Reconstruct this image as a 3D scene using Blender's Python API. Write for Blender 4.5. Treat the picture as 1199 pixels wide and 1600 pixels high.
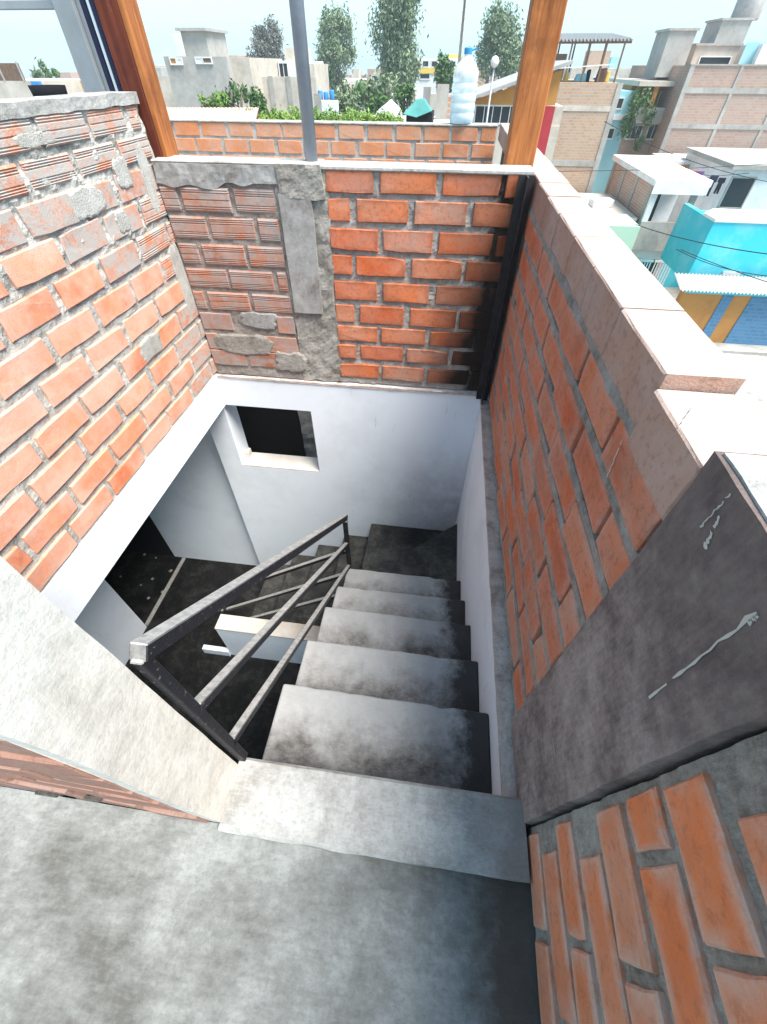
import bpy, bmesh, math, random
from mathutils import Vector, Matrix, noise
R = random.Random(7)
rad = math.radians
for o in list(bpy.data.objects): bpy.data.objects.remove(o)
S = bpy.context.scene
COL = S.collection

# ---------------------------------------------------------------- camera
F_PX, PIT, YAW, ROL = 641.6, 47.444, 7.167, -0.317       # focal in px of a 1199 x 1600 frame
CAM = Vector((0, 0, 1.299))
cd = bpy.data.cameras.new('camera'); cam = bpy.data.objects.new('camera', cd); COL.objects.link(cam)
cd.sensor_fit = 'VERTICAL'; cd.sensor_height = 24.0; cd.sensor_width = 24.0
cd.lens = 24.0 * F_PX / 1600.0
cd.clip_start = 0.02; cd.clip_end = 5000
cam.matrix_world = (Matrix.Translation(CAM) @ Matrix.Rotation(rad(YAW), 4, 'Z') @
                    Matrix.Rotation(rad(90 - PIT), 4, 'X') @ Matrix.Rotation(rad(-ROL), 4, 'Z'))
S.camera = cam
S.render.resolution_x, S.render.resolution_y = 767, 1024

# ---------------------------------------------------------------- sky, sun, exposure
SUN_EL, SUN_AZ = 62.0, 118.0          # azimuth clockwise from +Y (view direction)
W = bpy.data.worlds.new('World'); S.world = W; W.use_nodes = True
wn = W.node_tree; bg = wn.nodes['Background']
sky = wn.nodes.new('ShaderNodeTexSky'); sky.sky_type = 'NISHITA'; sky.sun_disc = False
sky.sun_elevation = rad(SUN_EL); sky.sun_rotation = rad(SUN_AZ)
sky.air_density = 1.0; sky.dust_density = 0.8; sky.ozone_density = 2.0; sky.altitude = 0
hs = wn.nodes.new('ShaderNodeHueSaturation'); hs.inputs['Saturation'].default_value = 0.9; hs.inputs['Hue'].default_value = 0.475
wn.links.new(sky.outputs[0], hs.inputs['Color']); tint = wn.nodes.new('ShaderNodeMix'); tint.data_type = 'RGBA'; tint.blend_type = 'MULTIPLY'; tint.inputs[0].default_value = 1
tint.inputs[7].default_value = (.79, .955, 1.0, 1)
wn.links.new(hs.outputs[0], tint.inputs[6]); wn.links.new(tint.outputs[2], bg.inputs[0])
bg.inputs[1].default_value = 0.103
sl = bpy.data.lights.new('sun', 'SUN'); sl.energy = 3.4; sl.angle = rad(32); sl.color = (1, .94, .86)
so = bpy.data.objects.new('sun', sl); COL.objects.link(so)
sd = Vector((math.sin(rad(SUN_AZ)) * math.cos(rad(SUN_EL)), math.cos(rad(SUN_AZ)) * math.cos(rad(SUN_EL)), math.sin(rad(SUN_EL))))
so.rotation_euler = sd.to_track_quat('Z', 'Y').to_euler(); so.location = sd * 30
S.view_settings.view_transform = 'Standard'; S.view_settings.look = 'None'
S.view_settings.exposure = 1.60; S.view_settings.gamma = 1.0
S.render.engine = 'CYCLES'
HAZE = 0.0014
S.cycles.max_bounces = 8; S.cycles.diffuse_bounces = 8

# ---------------------------------------------------------------- pixel helpers
def ray(px, py):
    u, v = (px - 600) / F_PX, (py - 800) / F_PX
    r = rad(-ROL); u, v = math.cos(r) * u - math.sin(r) * v, math.sin(r) * u + math.cos(r) * v
    b = rad(PIT); y = math.cos(b) - math.sin(b) * v; z = -math.sin(b) - math.cos(b) * v
    a = rad(YAW); return Vector((math.cos(a) * u - math.sin(a) * y, math.sin(a) * u + math.cos(a) * y, z))
def onY(px, py, Y): d = ray(px, py); return CAM + d * ((Y - CAM.y) / d.y)
def onX(px, py, X): d = ray(px, py); return CAM + d * ((X - CAM.x) / d.x)
def onZ(px, py, Z): d = ray(px, py); return CAM + d * ((Z - CAM.z) / d.z)

# ---------------------------------------------------------------- object helpers
def tag(o, label=None, cat=None, group=None, kind=None):
    if label: o['label'] = label
    if cat: o['category'] = cat
    if group: o['group'] = group
    if kind: o['kind'] = kind
    return o
def thing(name, label, cat, loc=(0, 0, 0), group=None):
    o = bpy.data.objects.new(name, None); o.empty_display_size = .1; o.location = loc
    COL.objects.link(o); return tag(o, label, cat, group)
def link(name, me, parent=None, loc=None, rot=None):
    """mesh object; loc is given in world space (parents are unrotated empties)"""
    o = bpy.data.objects.new(name, me); COL.objects.link(o)
    w = Vector(loc) if loc is not None else Vector((0, 0, 0))
    if parent is not None:
        o.parent = parent
        p = parent; off = Vector((0, 0, 0))
        while p is not None: off += p.location; p = p.parent
        w = w - off
    o.location = w
    if rot is not None: o.rotation_euler = rot
    return o
def mesh(verts, faces, mat, smooth=False, name='mesh'):
    me = bpy.data.meshes.new(name); me.from_pydata([tuple(v) for v in verts], [], faces); me.update()
    bm = bmesh.new(); bm.from_mesh(me); bmesh.ops.recalc_face_normals(bm, faces=bm.faces); bm.to_mesh(me); bm.free()
    if mat is not None: me.materials.append(mat)
    if smooth:
        for p in me.polygons: p.use_smooth = True
    return me
class MB:
    def __init__(s): s.v = []; s.f = []
    def box(s, a, b):
        x0, y0, z0 = [min(a[i], b[i]) for i in range(3)]; x1, y1, z1 = [max(a[i], b[i]) for i in range(3)]
        n = len(s.v)
        s.v += [(x0, y0, z0), (x1, y0, z0), (x1, y1, z0), (x0, y1, z0), (x0, y0, z1), (x1, y0, z1), (x1, y1, z1), (x0, y1, z1)]
        s.f += [tuple(n + i for i in q) for q in ((0, 3, 2, 1), (4, 5, 6, 7), (0, 1, 5, 4), (1, 2, 6, 5), (2, 3, 7, 6), (3, 0, 4, 7))]; return s
    def prism(s, poly, ext):
        """extrude polygon (list of 3d points) by vector ext"""
        n = len(s.v); k = len(poly); e = Vector(ext)
        s.v += [tuple(p) for p in poly] + [tuple(Vector(p) + e) for p in poly]
        s.f += [tuple(range(n, n + k)), tuple(range(n + 2 * k - 1, n + k - 1, -1))]
        s.f += [(n + i, n + (i + 1) % k, n + k + (i + 1) % k, n + k + i) for i in range(k)]; return s
    def tube(s, pts, r, seg=10, r1=None, cap=True):
        pts = [Vector(p) for p in pts]; n = len(s.v); K = len(pts)
        for i, p in enumerate(pts):
            t = (pts[min(i + 1, K - 1)] - pts[max(i - 1, 0)]).normalized()
            a = t.orthogonal().normalized() if abs(t.z) < .9 else Vector((1, 0, 0)).cross(t).normalized()
            b = t.cross(a); rr = r if r1 is None else r + (r1 - r) * i / (K - 1)
            for j in range(seg):
                w = 2 * math.pi * j / seg; s.v.append(tuple(p + a * (rr * math.cos(w)) + b * (rr * math.sin(w))))
        for i in range(K - 1):
            for j in range(seg):
                s.f.append((n + i * seg + j, n + i * seg + (j + 1) % seg, n + (i + 1) * seg + (j + 1) % seg, n + (i + 1) * seg + j))
        if cap: s.f += [tuple(range(n, n + seg)), tuple(range(n + (K - 1) * seg, n + K * seg))]
        return s
    def bar(s, p, q, w, h):
        """rectangular bar from p to q, width w (horizontal), height h"""
        p, q = Vector(p), Vector(q); t = (q - p).normalized()
        a = t.cross(Vector((0, 0, 1)))
        a = Vector((1, 0, 0)) if a.length < 1e-4 else a.normalized()
        b = a.cross(t); n = len(s.v)
        for c in (p, q):
            for i, j in ((-1, -1), (1, -1), (1, 1), (-1, 1)): s.v.append(tuple(c + a * (i * w / 2) + b * (j * h / 2)))
        s.f += [tuple(n + i for i in f) for f in ((0, 1, 2, 3), (4, 7, 6, 5), (0, 4, 5, 1), (1, 5, 6, 2), (2, 6, 7, 3), (3, 7, 4, 0))]; return s
    def lathe(s, prof, c, seg=20):
        n = len(s.v); c = Vector(c)
        for r, z in prof:
            for j in range(seg):
                w = 2 * math.pi * j / seg; s.v.append((c.x + r * math.cos(w), c.y + r * math.sin(w), c.z + z))
        for i in range(len(prof) - 1):
            for j in range(seg): s.f.append((n + i * seg + j, n + i * seg + (j + 1) % seg, n + (i + 1) * seg + (j + 1) % seg, n + (i + 1) * seg + j))
        s.f += [tuple(range(n, n + seg)), tuple(range(n + (len(prof) - 1) * seg, n + len(prof) * seg))]; return s
    def build(s, name, mat, parent=None, bevel=0, smooth=False, seg=1):
        me = mesh(s.v, s.f, mat, smooth, name)
        o = link(name, me, parent)
        if parent is not None:                         # verts are world coordinates
            p = parent; off = Vector((0, 0, 0))
            while p is not None: off += p.location; p = p.parent
            o.location = -off
            if p is None and parent.type == 'MESH': o.location = (0, 0, 0) if off.length == 0 else -off
        if bevel:
            m = o.modifiers.new('bevel', 'BEVEL'); m.width = bevel; m.segments = seg; m.limit_method = 'ANGLE'
        return o
def subpart(o, parent_part):
    """re-parent a world-coordinate mesh under a part mesh that is itself in world coordinates"""
    o.parent = parent_part; o.location = (0, 0, 0); return o

# ---------------------------------------------------------------- materials
class NT:
    def __init__(s, name):
        s.m = bpy.data.materials.new(name); s.m.use_nodes = True; s.t = s.m.node_tree; s.n = s.t.nodes
        s.b = s.n['Principled BSDF']; s.pos = s.n.new('ShaderNodeNewGeometry')
        s.b.inputs['Specular IOR Level'].default_value = .25
    def l(s, a, b): s.t.links.new(a, b)
    def P(s): return s.pos.outputs['Position']
    def map(s, scale=(1, 1, 1), src=None):
        m = s.n.new('ShaderNodeMapping'); m.inputs['Scale'].default_value = scale; s.l(src or s.P(), m.inputs[0]); return m.outputs[0]
    def noise(s, scale, detail=5, rough=.6, vec=None, dist=0):
        n = s.n.new('ShaderNodeTexNoise'); n.inputs['Scale'].default_value = scale; n.inputs['Detail'].default_value = detail
        n.inputs['Roughness'].default_value = rough; n.inputs['Distortion'].default_value = dist
        s.l(vec or s.P(), n.inputs['Vector']); return n.outputs[0]
    def ramp(s, fac, stops):
        r = s.n.new('ShaderNodeValToRGB'); e = r.color_ramp.elements
        while len(e) < len(stops): e.new(.5)
        for i, (p, c) in enumerate(stops):
            e[i].position = p; e[i].color = (c, c, c, 1) if not hasattr(c, '__len__') else (*c, 1)
        s.l(fac, r.inputs[0]); return r.outputs[0]
    def mix(s, fac, a, b, mode='MIX'):
        m = s.n.new('ShaderNodeMix'); m.data_type = 'RGBA'; m.blend_type = mode
        for v, i in ((fac, 0), (a, 6), (b, 7)):
            if hasattr(v, 'links') or hasattr(v, 'is_linked'): s.l(v, m.inputs[i])
            elif hasattr(v, '__len__'): m.inputs[i].default_value = (*v, 1)
            else: m.inputs[i].default_value = v
        return m.outputs[2]
    def math(s, op, a, b=0.0):
        m = s.n.new('ShaderNodeMath'); m.operation = op
        for i, v in enumerate((a, b)):
            if hasattr(v, 'is_linked'): s.l(v, m.inputs[i])
            else: m.inputs[i].default_value = v
        return m.outputs[0]
    def axis(s, i):
        x = s.n.new('ShaderNodeSeparateXYZ'); s.l(s.P(), x.inputs[0]); return x.outputs[i]
    def rng(s, v, a, b, c=0, d=1):
        m = s.n.new('ShaderNodeMapRange'); m.inputs[1].default_value = a; m.inputs[2].default_value = b
        m.inputs[3].default_value = c; m.inputs[4].default_value = d; s.l(v, m.inputs[0]); return m.outputs[0]
    def rand(s): return s.n.new('ShaderNodeObjectInfo').outputs['Random']
    def col(s, c): 
        if hasattr(c, 'is_linked'): s.l(c, s.b.inputs['Base Color'])
        else: s.b.inputs['Base Color'].default_value = (*c, 1)
    def rough(s, v):
        if hasattr(v, 'is_linked'): s.l(v, s.b.inputs['Roughness'])
        else: s.b.inputs['Roughness'].default_value = v
    def bump(s, h, strength=.3, dist=.01):
        b = s.n.new('ShaderNodeBump'); b.inputs['Strength'].default_value = strength; b.inputs['Distance'].default_value = dist
        s.l(h, b.inputs['Height']); s.l(b.outputs[0], s.b.inputs['Normal'])

def m_brick(name, cols, dust=(.50, .40, .35), dust_amt=.5, smear=0.0, smear_col=(.42, .41, .40), soot_shade=None, up=None, speck=.35, edge=.0, edge_col=(.56, .42, .37)):
    t = NT(name); r = t.rand()
    base = t.ramp(r, [(i / (len(cols) - 1), c) for i, c in enumerate(cols)])
    n1 = t.noise(9, 4, .65); n2 = t.noise(60, 5, .7)
    base = t.mix(t.ramp(n1, [(.40, 0), (.60, .6)]), base, tuple(min(1, c * 1.25) for c in cols[0]))
    base = t.mix(t.math('MULTIPLY', t.ramp(t.noise(5, 6, .7), [(.40, 0), (.60, 1)]), dust_amt), base, dust)
    base = t.mix(t.ramp(n2, [(.36, speck), (.48, 0)]), base, tuple(c * .45 for c in cols[-1]))
    if edge:
        tc = t.n.new('ShaderNodeTexCoord'); sx = t.n.new('ShaderNodeSeparateXYZ'); t.l(tc.outputs['Generated'], sx.inputs[0])
        ex = t.rng(t.math('ABSOLUTE', t.math('SUBTRACT', sx.outputs[0], .5)), .36, .5); ez = t.rng(t.math('ABSOLUTE', t.math('SUBTRACT', sx.outputs[2], .5)), .24, .48)
        em = t.math('MULTIPLY', t.math('MAXIMUM', ex, ez), t.ramp(t.noise(17, 5, .7), [(.36, 0), (.56, 1)]))
        base = t.mix(t.math('MULTIPLY', em, edge), base, edge_col)
        ch = t.ramp(t.noise(38, 5, .75, t.map((1, 1, .35))), [(.62, 0), (.72, speck)])
        base = t.mix(ch, base, tuple(c * .5 for c in cols[-1]))
    if smear:
        w = t.ramp(t.noise(14, 6, .72, t.map((1, 1, 1.6))), [(.60 - .30 * smear, 0), (.66 - .22 * smear, 1)])
        base = t.mix(t.math('MULTIPLY', w, .9), base, smear_col)
    if soot_shade:  # soot together with painted corner shade, stronger along the axis and downward
        axis, a, b, amt = soot_shade
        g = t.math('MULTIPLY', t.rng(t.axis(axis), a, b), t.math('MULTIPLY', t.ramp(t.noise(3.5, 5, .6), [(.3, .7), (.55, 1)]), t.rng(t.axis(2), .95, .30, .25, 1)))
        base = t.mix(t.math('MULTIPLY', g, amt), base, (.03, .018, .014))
    if up:
        sx = t.n.new('ShaderNodeSeparateXYZ'); t.l(t.pos.outputs['Normal'], sx.inputs[0])
        base = t.mix(t.math('MULTIPLY', t.rng(sx.outputs[2], .5, .9), t.ramp(t.noise(9, 6, .7), [(.34, .55), (.5, .97)])), base, up)
    t.col(base); t.rough(.85)
    t.bump(t.math('ADD', t.math('MULTIPLY', n2, .6), t.noise(220, 3, .6)), .35, .004); return t.m
def m_cement(name, a, b, c=None, scale=3, rough=.75, bump=.25, stain=None, stain_col=(.03, .027, .024), fine=90, spec=.25, nose=0, nose_col=(.66, .68, .69)):
    """a mid, b light, c dark; stain=(axis, from, to, amount, noise scale)"""
    t = NT(name); n = t.math('ADD', t.math('MULTIPLY', t.noise(scale, 7, .68, dist=.4), .5), t.math('ADD', t.math('MULTIPLY', t.noise(scale * 4.3, 8, .78), .32), t.math('MULTIPLY', t.noise(scale * 9, 5, .7, t.map((1, 3.2, .6))), .18)))
    stops = [(.40, c or tuple(x * .6 for x in a)), (.495, a), (.585, b)]
    base = t.ramp(n, stops)
    f = t.noise(fine, 5, .7)
    base = t.mix(t.ramp(f, [(.34, .32), (.5, 0)]), base, tuple(x * .5 for x in a))
    sp = t.ramp(t.noise(330, 2, .5), [(.26, .7), (.30, 0)])
    base = t.mix(sp, base, tuple(x * .25 for x in a))
    if nose:
        tc = t.n.new('ShaderNodeTexCoord'); sx = t.n.new('ShaderNodeSeparateXYZ'); t.l(tc.outputs['Generated'], sx.inputs[0])
        w = t.ramp(t.math('ADD', t.math('MULTIPLY', sx.outputs[1], .75), t.math('MULTIPLY', t.noise(6, 6, .7), .9)), [(.62, 0), (1.0, 1)])
        base = t.mix(t.math('MULTIPLY', w, nose), base, nose_col)
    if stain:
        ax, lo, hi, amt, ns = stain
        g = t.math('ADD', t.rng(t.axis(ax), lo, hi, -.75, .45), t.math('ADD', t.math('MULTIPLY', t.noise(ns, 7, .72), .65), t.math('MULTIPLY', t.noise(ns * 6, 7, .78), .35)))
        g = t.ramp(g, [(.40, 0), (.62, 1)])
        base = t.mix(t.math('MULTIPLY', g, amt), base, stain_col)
    t.col(base); t.rough(t.rng(n, .3, .7, rough + .08, rough - .08)); t.b.inputs['Specular IOR Level'].default_value = spec
    t.bump(t.math('ADD', f, t.math('MULTIPLY', n, .7)), bump, .006); return t.m
def m_paint(name, c, dirt=(.45, .42, .40), amt=.25, rough=.6, scale=2.5, bump=.08, smudge=None):
    t = NT(name); n = t.noise(scale, 6, .7); f = t.noise(120, 4, .6)
    base = t.mix(t.math('MULTIPLY', t.ramp(n, [(.46, 0), (.64, 1)]), amt), c, dirt)
    sc = t.ramp(t.noise(22, 5, .75, t.map((1, 1, .25))), [(.63, 0), (.70, .45)])
    base = t.mix(sc, base, tuple(x * .8 for x in dirt))
    if smudge:
        ax, lo, hi, am, colr = smudge
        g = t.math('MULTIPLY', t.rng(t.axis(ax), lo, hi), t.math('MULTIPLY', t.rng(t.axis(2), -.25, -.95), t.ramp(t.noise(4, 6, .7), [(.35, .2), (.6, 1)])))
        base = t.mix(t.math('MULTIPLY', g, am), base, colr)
    t.col(base); t.rough(rough); t.bump(f, bump, .004); return t.m
def m_plain(name, c, rough=.6, metal=0, var=.15, scale=6):
    t = NT(name); n = t.noise(scale, 5, .65)
    t.col(t.mix(t.ramp(n, [(.35, 0), (.7, 1)]), c, tuple(x * (1 - var) for x in c))); t.rough(rough)
    t.b.inputs['Metallic'].default_value = metal; return t.m
def m_farbrick(name, c1, c2, mortar, scale=1.0, dirt=.4):
    t = NT(name); sx = t.n.new('ShaderNodeSeparateXYZ'); t.l(t.P(), sx.inputs[0])
    cb = t.n.new('ShaderNodeCombineXYZ'); t.l(t.math('ADD', sx.outputs[0], sx.outputs[1]), cb.inputs[0]); t.l(sx.outputs[2], cb.inputs[1])
    bt = t.n.new('ShaderNodeTexBrick'); t.l(cb.outputs[0], bt.inputs['Vector']); bt.inputs['Scale'].default_value = scale
    for k, v in (('Color1', c1), ('Color2', c2), ('Mortar', mortar)): bt.inputs[k].default_value = (*v, 1)
    bt.inputs['Brick Width'].default_value = .28; bt.inputs['Row Height'].default_value = .13; bt.inputs['Mortar Size'].default_value = .016
    base = t.mix(t.math('MULTIPLY', t.ramp(t.noise(.9, 6, .7), [(.4, 0), (.7, 1)]), dirt), bt.outputs[0], mortar)
    t.col(base); t.rough(.9); return t.m
def m_wood(name, c, d, scale=1.0):
    t = NT(name); n = t.noise(6 * scale, 6, .65, t.map((9, 9, .6)), .6); n2 = t.noise(3, 4, .6)
    base = t.ramp(n, [(.3, d), (.55, c), (.75, tuple(min(1, x * 1.25) for x in c))])
    base = t.mix(t.ramp(n2, [(.4, 0), (.75, .5)]), base, d)
    base = t.mix(t.ramp(t.noise(26, 6, .75, t.map((1, 1, .3))), [(.60, 0), (.68, .55)]), base, (.42, .33, .26))
    base = t.mix(t.ramp(t.noise(2.2, 5, .7), [(.52, 0), (.66, .6)]), base, tuple(x * .5 for x in d))
    t.col(base); t.rough(.6); t.bump(n, .3, .004); t.b.inputs['Specular IOR Level'].default_value = .2; return t.m
def m_steel(name):
    """black enamel, with wear, dust and painted sky reflection on the faces that look up"""
    t = NT(name); sx = t.n.new('ShaderNodeSeparateXYZ'); t.l(t.pos.outputs['Normal'], sx.inputs[0])
    up = t.rng(sx.outputs[2], .45, .85); n = t.noise(55, 6, .75)
    w = t.math('MULTIPLY', up, t.ramp(n, [(.25, .35), (.6, .95)]))
    chips = t.ramp(t.noise(90, 4, .6), [(.62, 0), (.68, .5)])
    base = t.mix(chips, (.012, .012, .016), (.22, .22, .24))
    t.col(t.mix(w, base, (.50, .49, .47))); t.rough(t.rng(w, 0, 1, .5, .8)); t.b.inputs['Specular IOR Level'].default_value = .25
    t.bump(n, .4, .003); return t.m
def m_leaf(name, c, d):
    t = NT(name); base = t.ramp(t.noise(1.2, 4, .7), [(.35, d), (.65, c)]); t.col(base); t.rough(.7)
    t.b.inputs['Subsurface Weight'].default_value = 0; return t.m

ORANGE = [(.50, .135, .055), (.56, .19, .09), (.45, .13, .065), (.52, .22, .13), (.40, .12, .06)]
M = dict(
    brick_right=m_brick('brick_dusty_red', [(.54, .125, .045), (.50, .20, .12), (.46, .105, .042), (.48, .24, .165), (.57, .165, .07), (.38, .12, .065)], (.52, .30, .22), .45, edge=.3),
    brick_near=m_brick('brick_near', [(.58, .15, .05), (.53, .18, .085), (.60, .17, .062), (.50, .20, .115)], (.54, .34, .26), .35, edge=.8, edge_col=(.54, .37, .30)),
    brick_cope=m_brick('brick_coping', [(.36, .195, .14), (.42, .23, .165), (.32, .17, .125)], (.45, .33, .28), .6, up=(.47, .365, .315)),
    brick_back=m_brick('brick_orange', [(.62, .15, .045), (.60, .21, .10), (.54, .115, .042), (.54, .30, .22), (.64, .20, .075), (.50, .25, .18), (.48, .12, .05)], (.55, .33, .25), .4, edge=.6, edge_col=(.22, .065, .03), soot_shade=(0, -.08, .22, 1.5)),
    brick_left=m_brick('brick_salmon', [(.66, .25, .135), (.67, .34, .24), (.58, .17, .075), (.63, .28, .16), (.66, .38, .28), (.56, .21, .115)], (.70, .50, .41), .55, edge=.25, edge_col=(.62, .46, .39), speck=.12),
    brick_smear=m_brick('brick_smeared', [(.52, .20, .11), (.52, .28, .20), (.42, .14, .07)], (.50, .42, .38), .6, smear=.5, smear_col=(.41, .39, .365)),
    brick_old=m_brick('brick_old', [(.44, .16, .08), (.42, .26, .21), (.38, .13, .06), (.46, .31, .26)], (.44, .36, .33), .8, smear=.40, smear_col=(.35, .30, .275)),
    brick_rear=m_brick('brick_rear', [(.58, .19, .075), (.58, .23, .11), (.56, .28, .17)], (.58, .42, .34), .4),
    brick_front=m_brick('brick_front', [(.26, .135, .10), (.30, .165, .125), (.22, .11, .08)], (.30, .22, .19), .5),
    mortar=m_cement('mortar', (.46, .445, .41), (.55, .535, .50), (.34, .325, .295), 8, .95, .9, fine=140),
    mortar_dark=m_cement('mortar_dark', (.32, .28, .25), (.40, .365, .335), (.19, .165, .145), 6, .95, 1.0, fine=120),
    mortar_rear=m_cement('mortar_rear', (.45, .42, .38), (.56, .53, .5), None, 8, .95, .6),
    mortar_bed=m_cement('mortar_bed', (.31, .275, .245), (.40, .365, .33), (.18, .155, .135), 10, .95, .9, fine=140),
    mortar_back=m_cement('mortar_back', (.40, .365, .33), (.48, .445, .41), (.28, .25, .225), 9, .95, .9, fine=140, stain=(0, -.02, .30, .97, 4), stain_col=(.03, .022, .018)),  # stain holds soot and the corner's shade painted into the mortar
    cap_render=m_cement('cap_render', (.44, .36, .315), (.52, .44, .40), (.34, .26, .22), 7, .9, .3),
    gap=m_cement('joint_hollow', (.07, .06, .055), (.12, .11, .10), None, 20, .95, .6),
    concrete=m_cement('concrete', (.34, .335, .32), (.45, .44, .42), (.22, .205, .19), 6, .9, .6, fine=60),
    concrete_col=m_cement('concrete_column', (.33, .305, .27), (.43, .405, .37), (.20, .175, .15), 7, .92, .9, fine=70),
    panel=m_cement('smooth_render', (.33, .315, .30), (.40, .39, .375), (.21, .18, .155), 5, .8, .2),
    jamb=m_cement('jamb_render', (.58, .56, .515), (.64, .625, .585), (.48, .46, .415), 5, .85, .35, fine=45),
    pilaster=m_cement('pilaster_render', (.28, .22, .20), (.38, .315, .29), (.14, .105, .098), 4, .85, .6, stain=(2, .15, 1.1, .6, 5), stain_col=(.085, .062, .058)),
    floor=m_cement('polished_cement', (.175, .18, .172), (.275, .285, .275), (.090, .088, .080), 2.3, .62, .3, stain=(0, -.05, .40, .85, 4.5), stain_col=(.055, .038, .029), spec=.3),
    kerb=m_cement('kerb_cement', (.33, .325, .31), (.42, .415, .40), (.22, .21, .195), 7, .7, .3, stain=(0, -.05, .42, .7, 5), stain_col=(.17, .135, .12)),
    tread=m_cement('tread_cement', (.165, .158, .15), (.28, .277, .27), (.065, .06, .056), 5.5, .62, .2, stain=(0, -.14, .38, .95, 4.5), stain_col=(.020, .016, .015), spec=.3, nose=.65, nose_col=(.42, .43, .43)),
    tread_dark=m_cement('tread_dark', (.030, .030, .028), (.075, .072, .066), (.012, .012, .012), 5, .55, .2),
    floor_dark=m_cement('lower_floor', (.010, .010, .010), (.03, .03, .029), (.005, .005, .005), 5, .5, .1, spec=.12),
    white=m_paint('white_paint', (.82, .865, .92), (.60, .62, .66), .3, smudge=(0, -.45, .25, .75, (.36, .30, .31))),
    white_r=m_paint('white_paint_stair', (.82, .865, .92), (.5, .42, .42), .3),
    ledge=m_cement('ledge_render', (.50, .405, .355), (.60, .52, .47), (.30, .22, .18), 12, .9, .6),
    beige=m_paint('sill_paint', (.62, .58, .52), (.4, .3, .26), .5),
    steel=m_steel('black_enamel'),
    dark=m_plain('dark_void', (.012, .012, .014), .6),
    darksteel=m_plain('dark_angle', (.055, .048, .05), .45, .3, .5, 9),
    pipe=m_plain('grey_pvc', (.30, .335, .39), .4, 0, .15, 20),
    greypost=m_plain('grey_steel', (.33, .345, .36), .45, .1, .12, 15),
    alu=m_plain('aluminium', (.75, .77, .80), .3, .6, .1, 20),
    navy=m_plain('navy_seal', (.02, .02, .06), .5),
    wood=m_wood('varnished_wood', (.44, .16, .05), (.20, .055, .018)),
    wood_shaded=m_wood('shaded_red_wood', (.15, .035, .018), (.07, .016, .01)),
    drip=m_plain('lime_drip', (.50, .46, .41), .9),
)
# ================================================================= building geometry
XL, XR, YB = -1.318, 0.339, 2.197
BK = {}
def brick_mesh(L, H, D, mat, kind='plain', v=0, axis='x'):
    """brick with chipped outline: long axis local x, face towards local -y, height z; origin at face centre"""
    key = (round(L, 2), round(H, 3), round(D, 2), mat, kind, v)
    if key in BK: return BK[key]
    r = random.Random(hash((round(L, 2), round(H, 3), kind, v)) & 0xffff)
    L, H = round(L, 2), round(H, 3); a, b = L / 2, H / 2; j = lambda s: r.uniform(-s, s)
    if kind in ('plain', 'cope'):
        ol = [(-a, -b), (-a * .35 + j(.02), -b), (a * .4 + j(.02), -b), (a, -b), (a, j(.012)), (a, b), (a * .35 + j(.02), b), (-a * .4 + j(.02), b), (-a, b), (-a, j(.012))]
        js = .0022 if kind == 'plain' else .0012
        ol = [(x + j(js), z + j(js * .75)) for x, z in ol]
        if kind == 'plain' and r.random() < .3:
            k = r.choice((0, 3, 5, 8)); x, z = ol[k]; ol[k] = (x * (1 - .04), z * (1 - .14))
        n = len(ol); bv = .0032
        vs = [(x - math.copysign(min(bv, abs(x)), x), j(.0012), z - math.copysign(min(bv, abs(z)), z)) for x, z in ol] + \
             [(x, .0035 + j(.0008), z) for x, z in ol] + [(x, D, z) for x, z in ol]
        fs = [tuple(range(n))]
        for q in (0, n): fs += [(q + i, q + (i + 1) % n, q + n + (i + 1) % n, q + n + i) for i in range(n)]
    else:                                             # ribbed hollow block: grooves along the length
        prof = [(-b, .005)]
        for fz in ((.13, .22, .31, .69, .78, .87) if v % 2 else (.12, .22, .5, .78, .88)):
            c = -b + fz * H; prof += [(c - .0030, 0), (c - .0012, .0035), (c + .0012, .0035), (c + .0030, 0)]
        prof.append((b, .006))
        xs = [-a, -a + .005, a - .005, a]; vs = []; n = len(prof)
        for i, x in enumerate(xs):
            for z, y in prof: vs.append((x + j(.0015), (y if i in (1, 2) else max(y, .006)) + j(.0006), z))
        m0 = len(vs); vs += [(-a, D, -b), (a, D, -b), (a, D, b), (-a, D, b)]
        fs = [(i * n + k, (i + 1) * n + k, (i + 1) * n + k + 1, i * n + k + 1) for i in range(3) for k in range(n - 1)]
        fs += [(0, m0, m0 + 1, 3 * n), (n - 1, m0 + 3, m0 + 2, 4 * n - 1)]
        fs += [tuple(range(n)) + (m0 + 3, m0), tuple(range(3 * n, 4 * n)) + (m0 + 2, m0 + 1)]
    BK[key] = mesh(vs, fs, M[mat], name='brick'); return BK[key]

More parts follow.
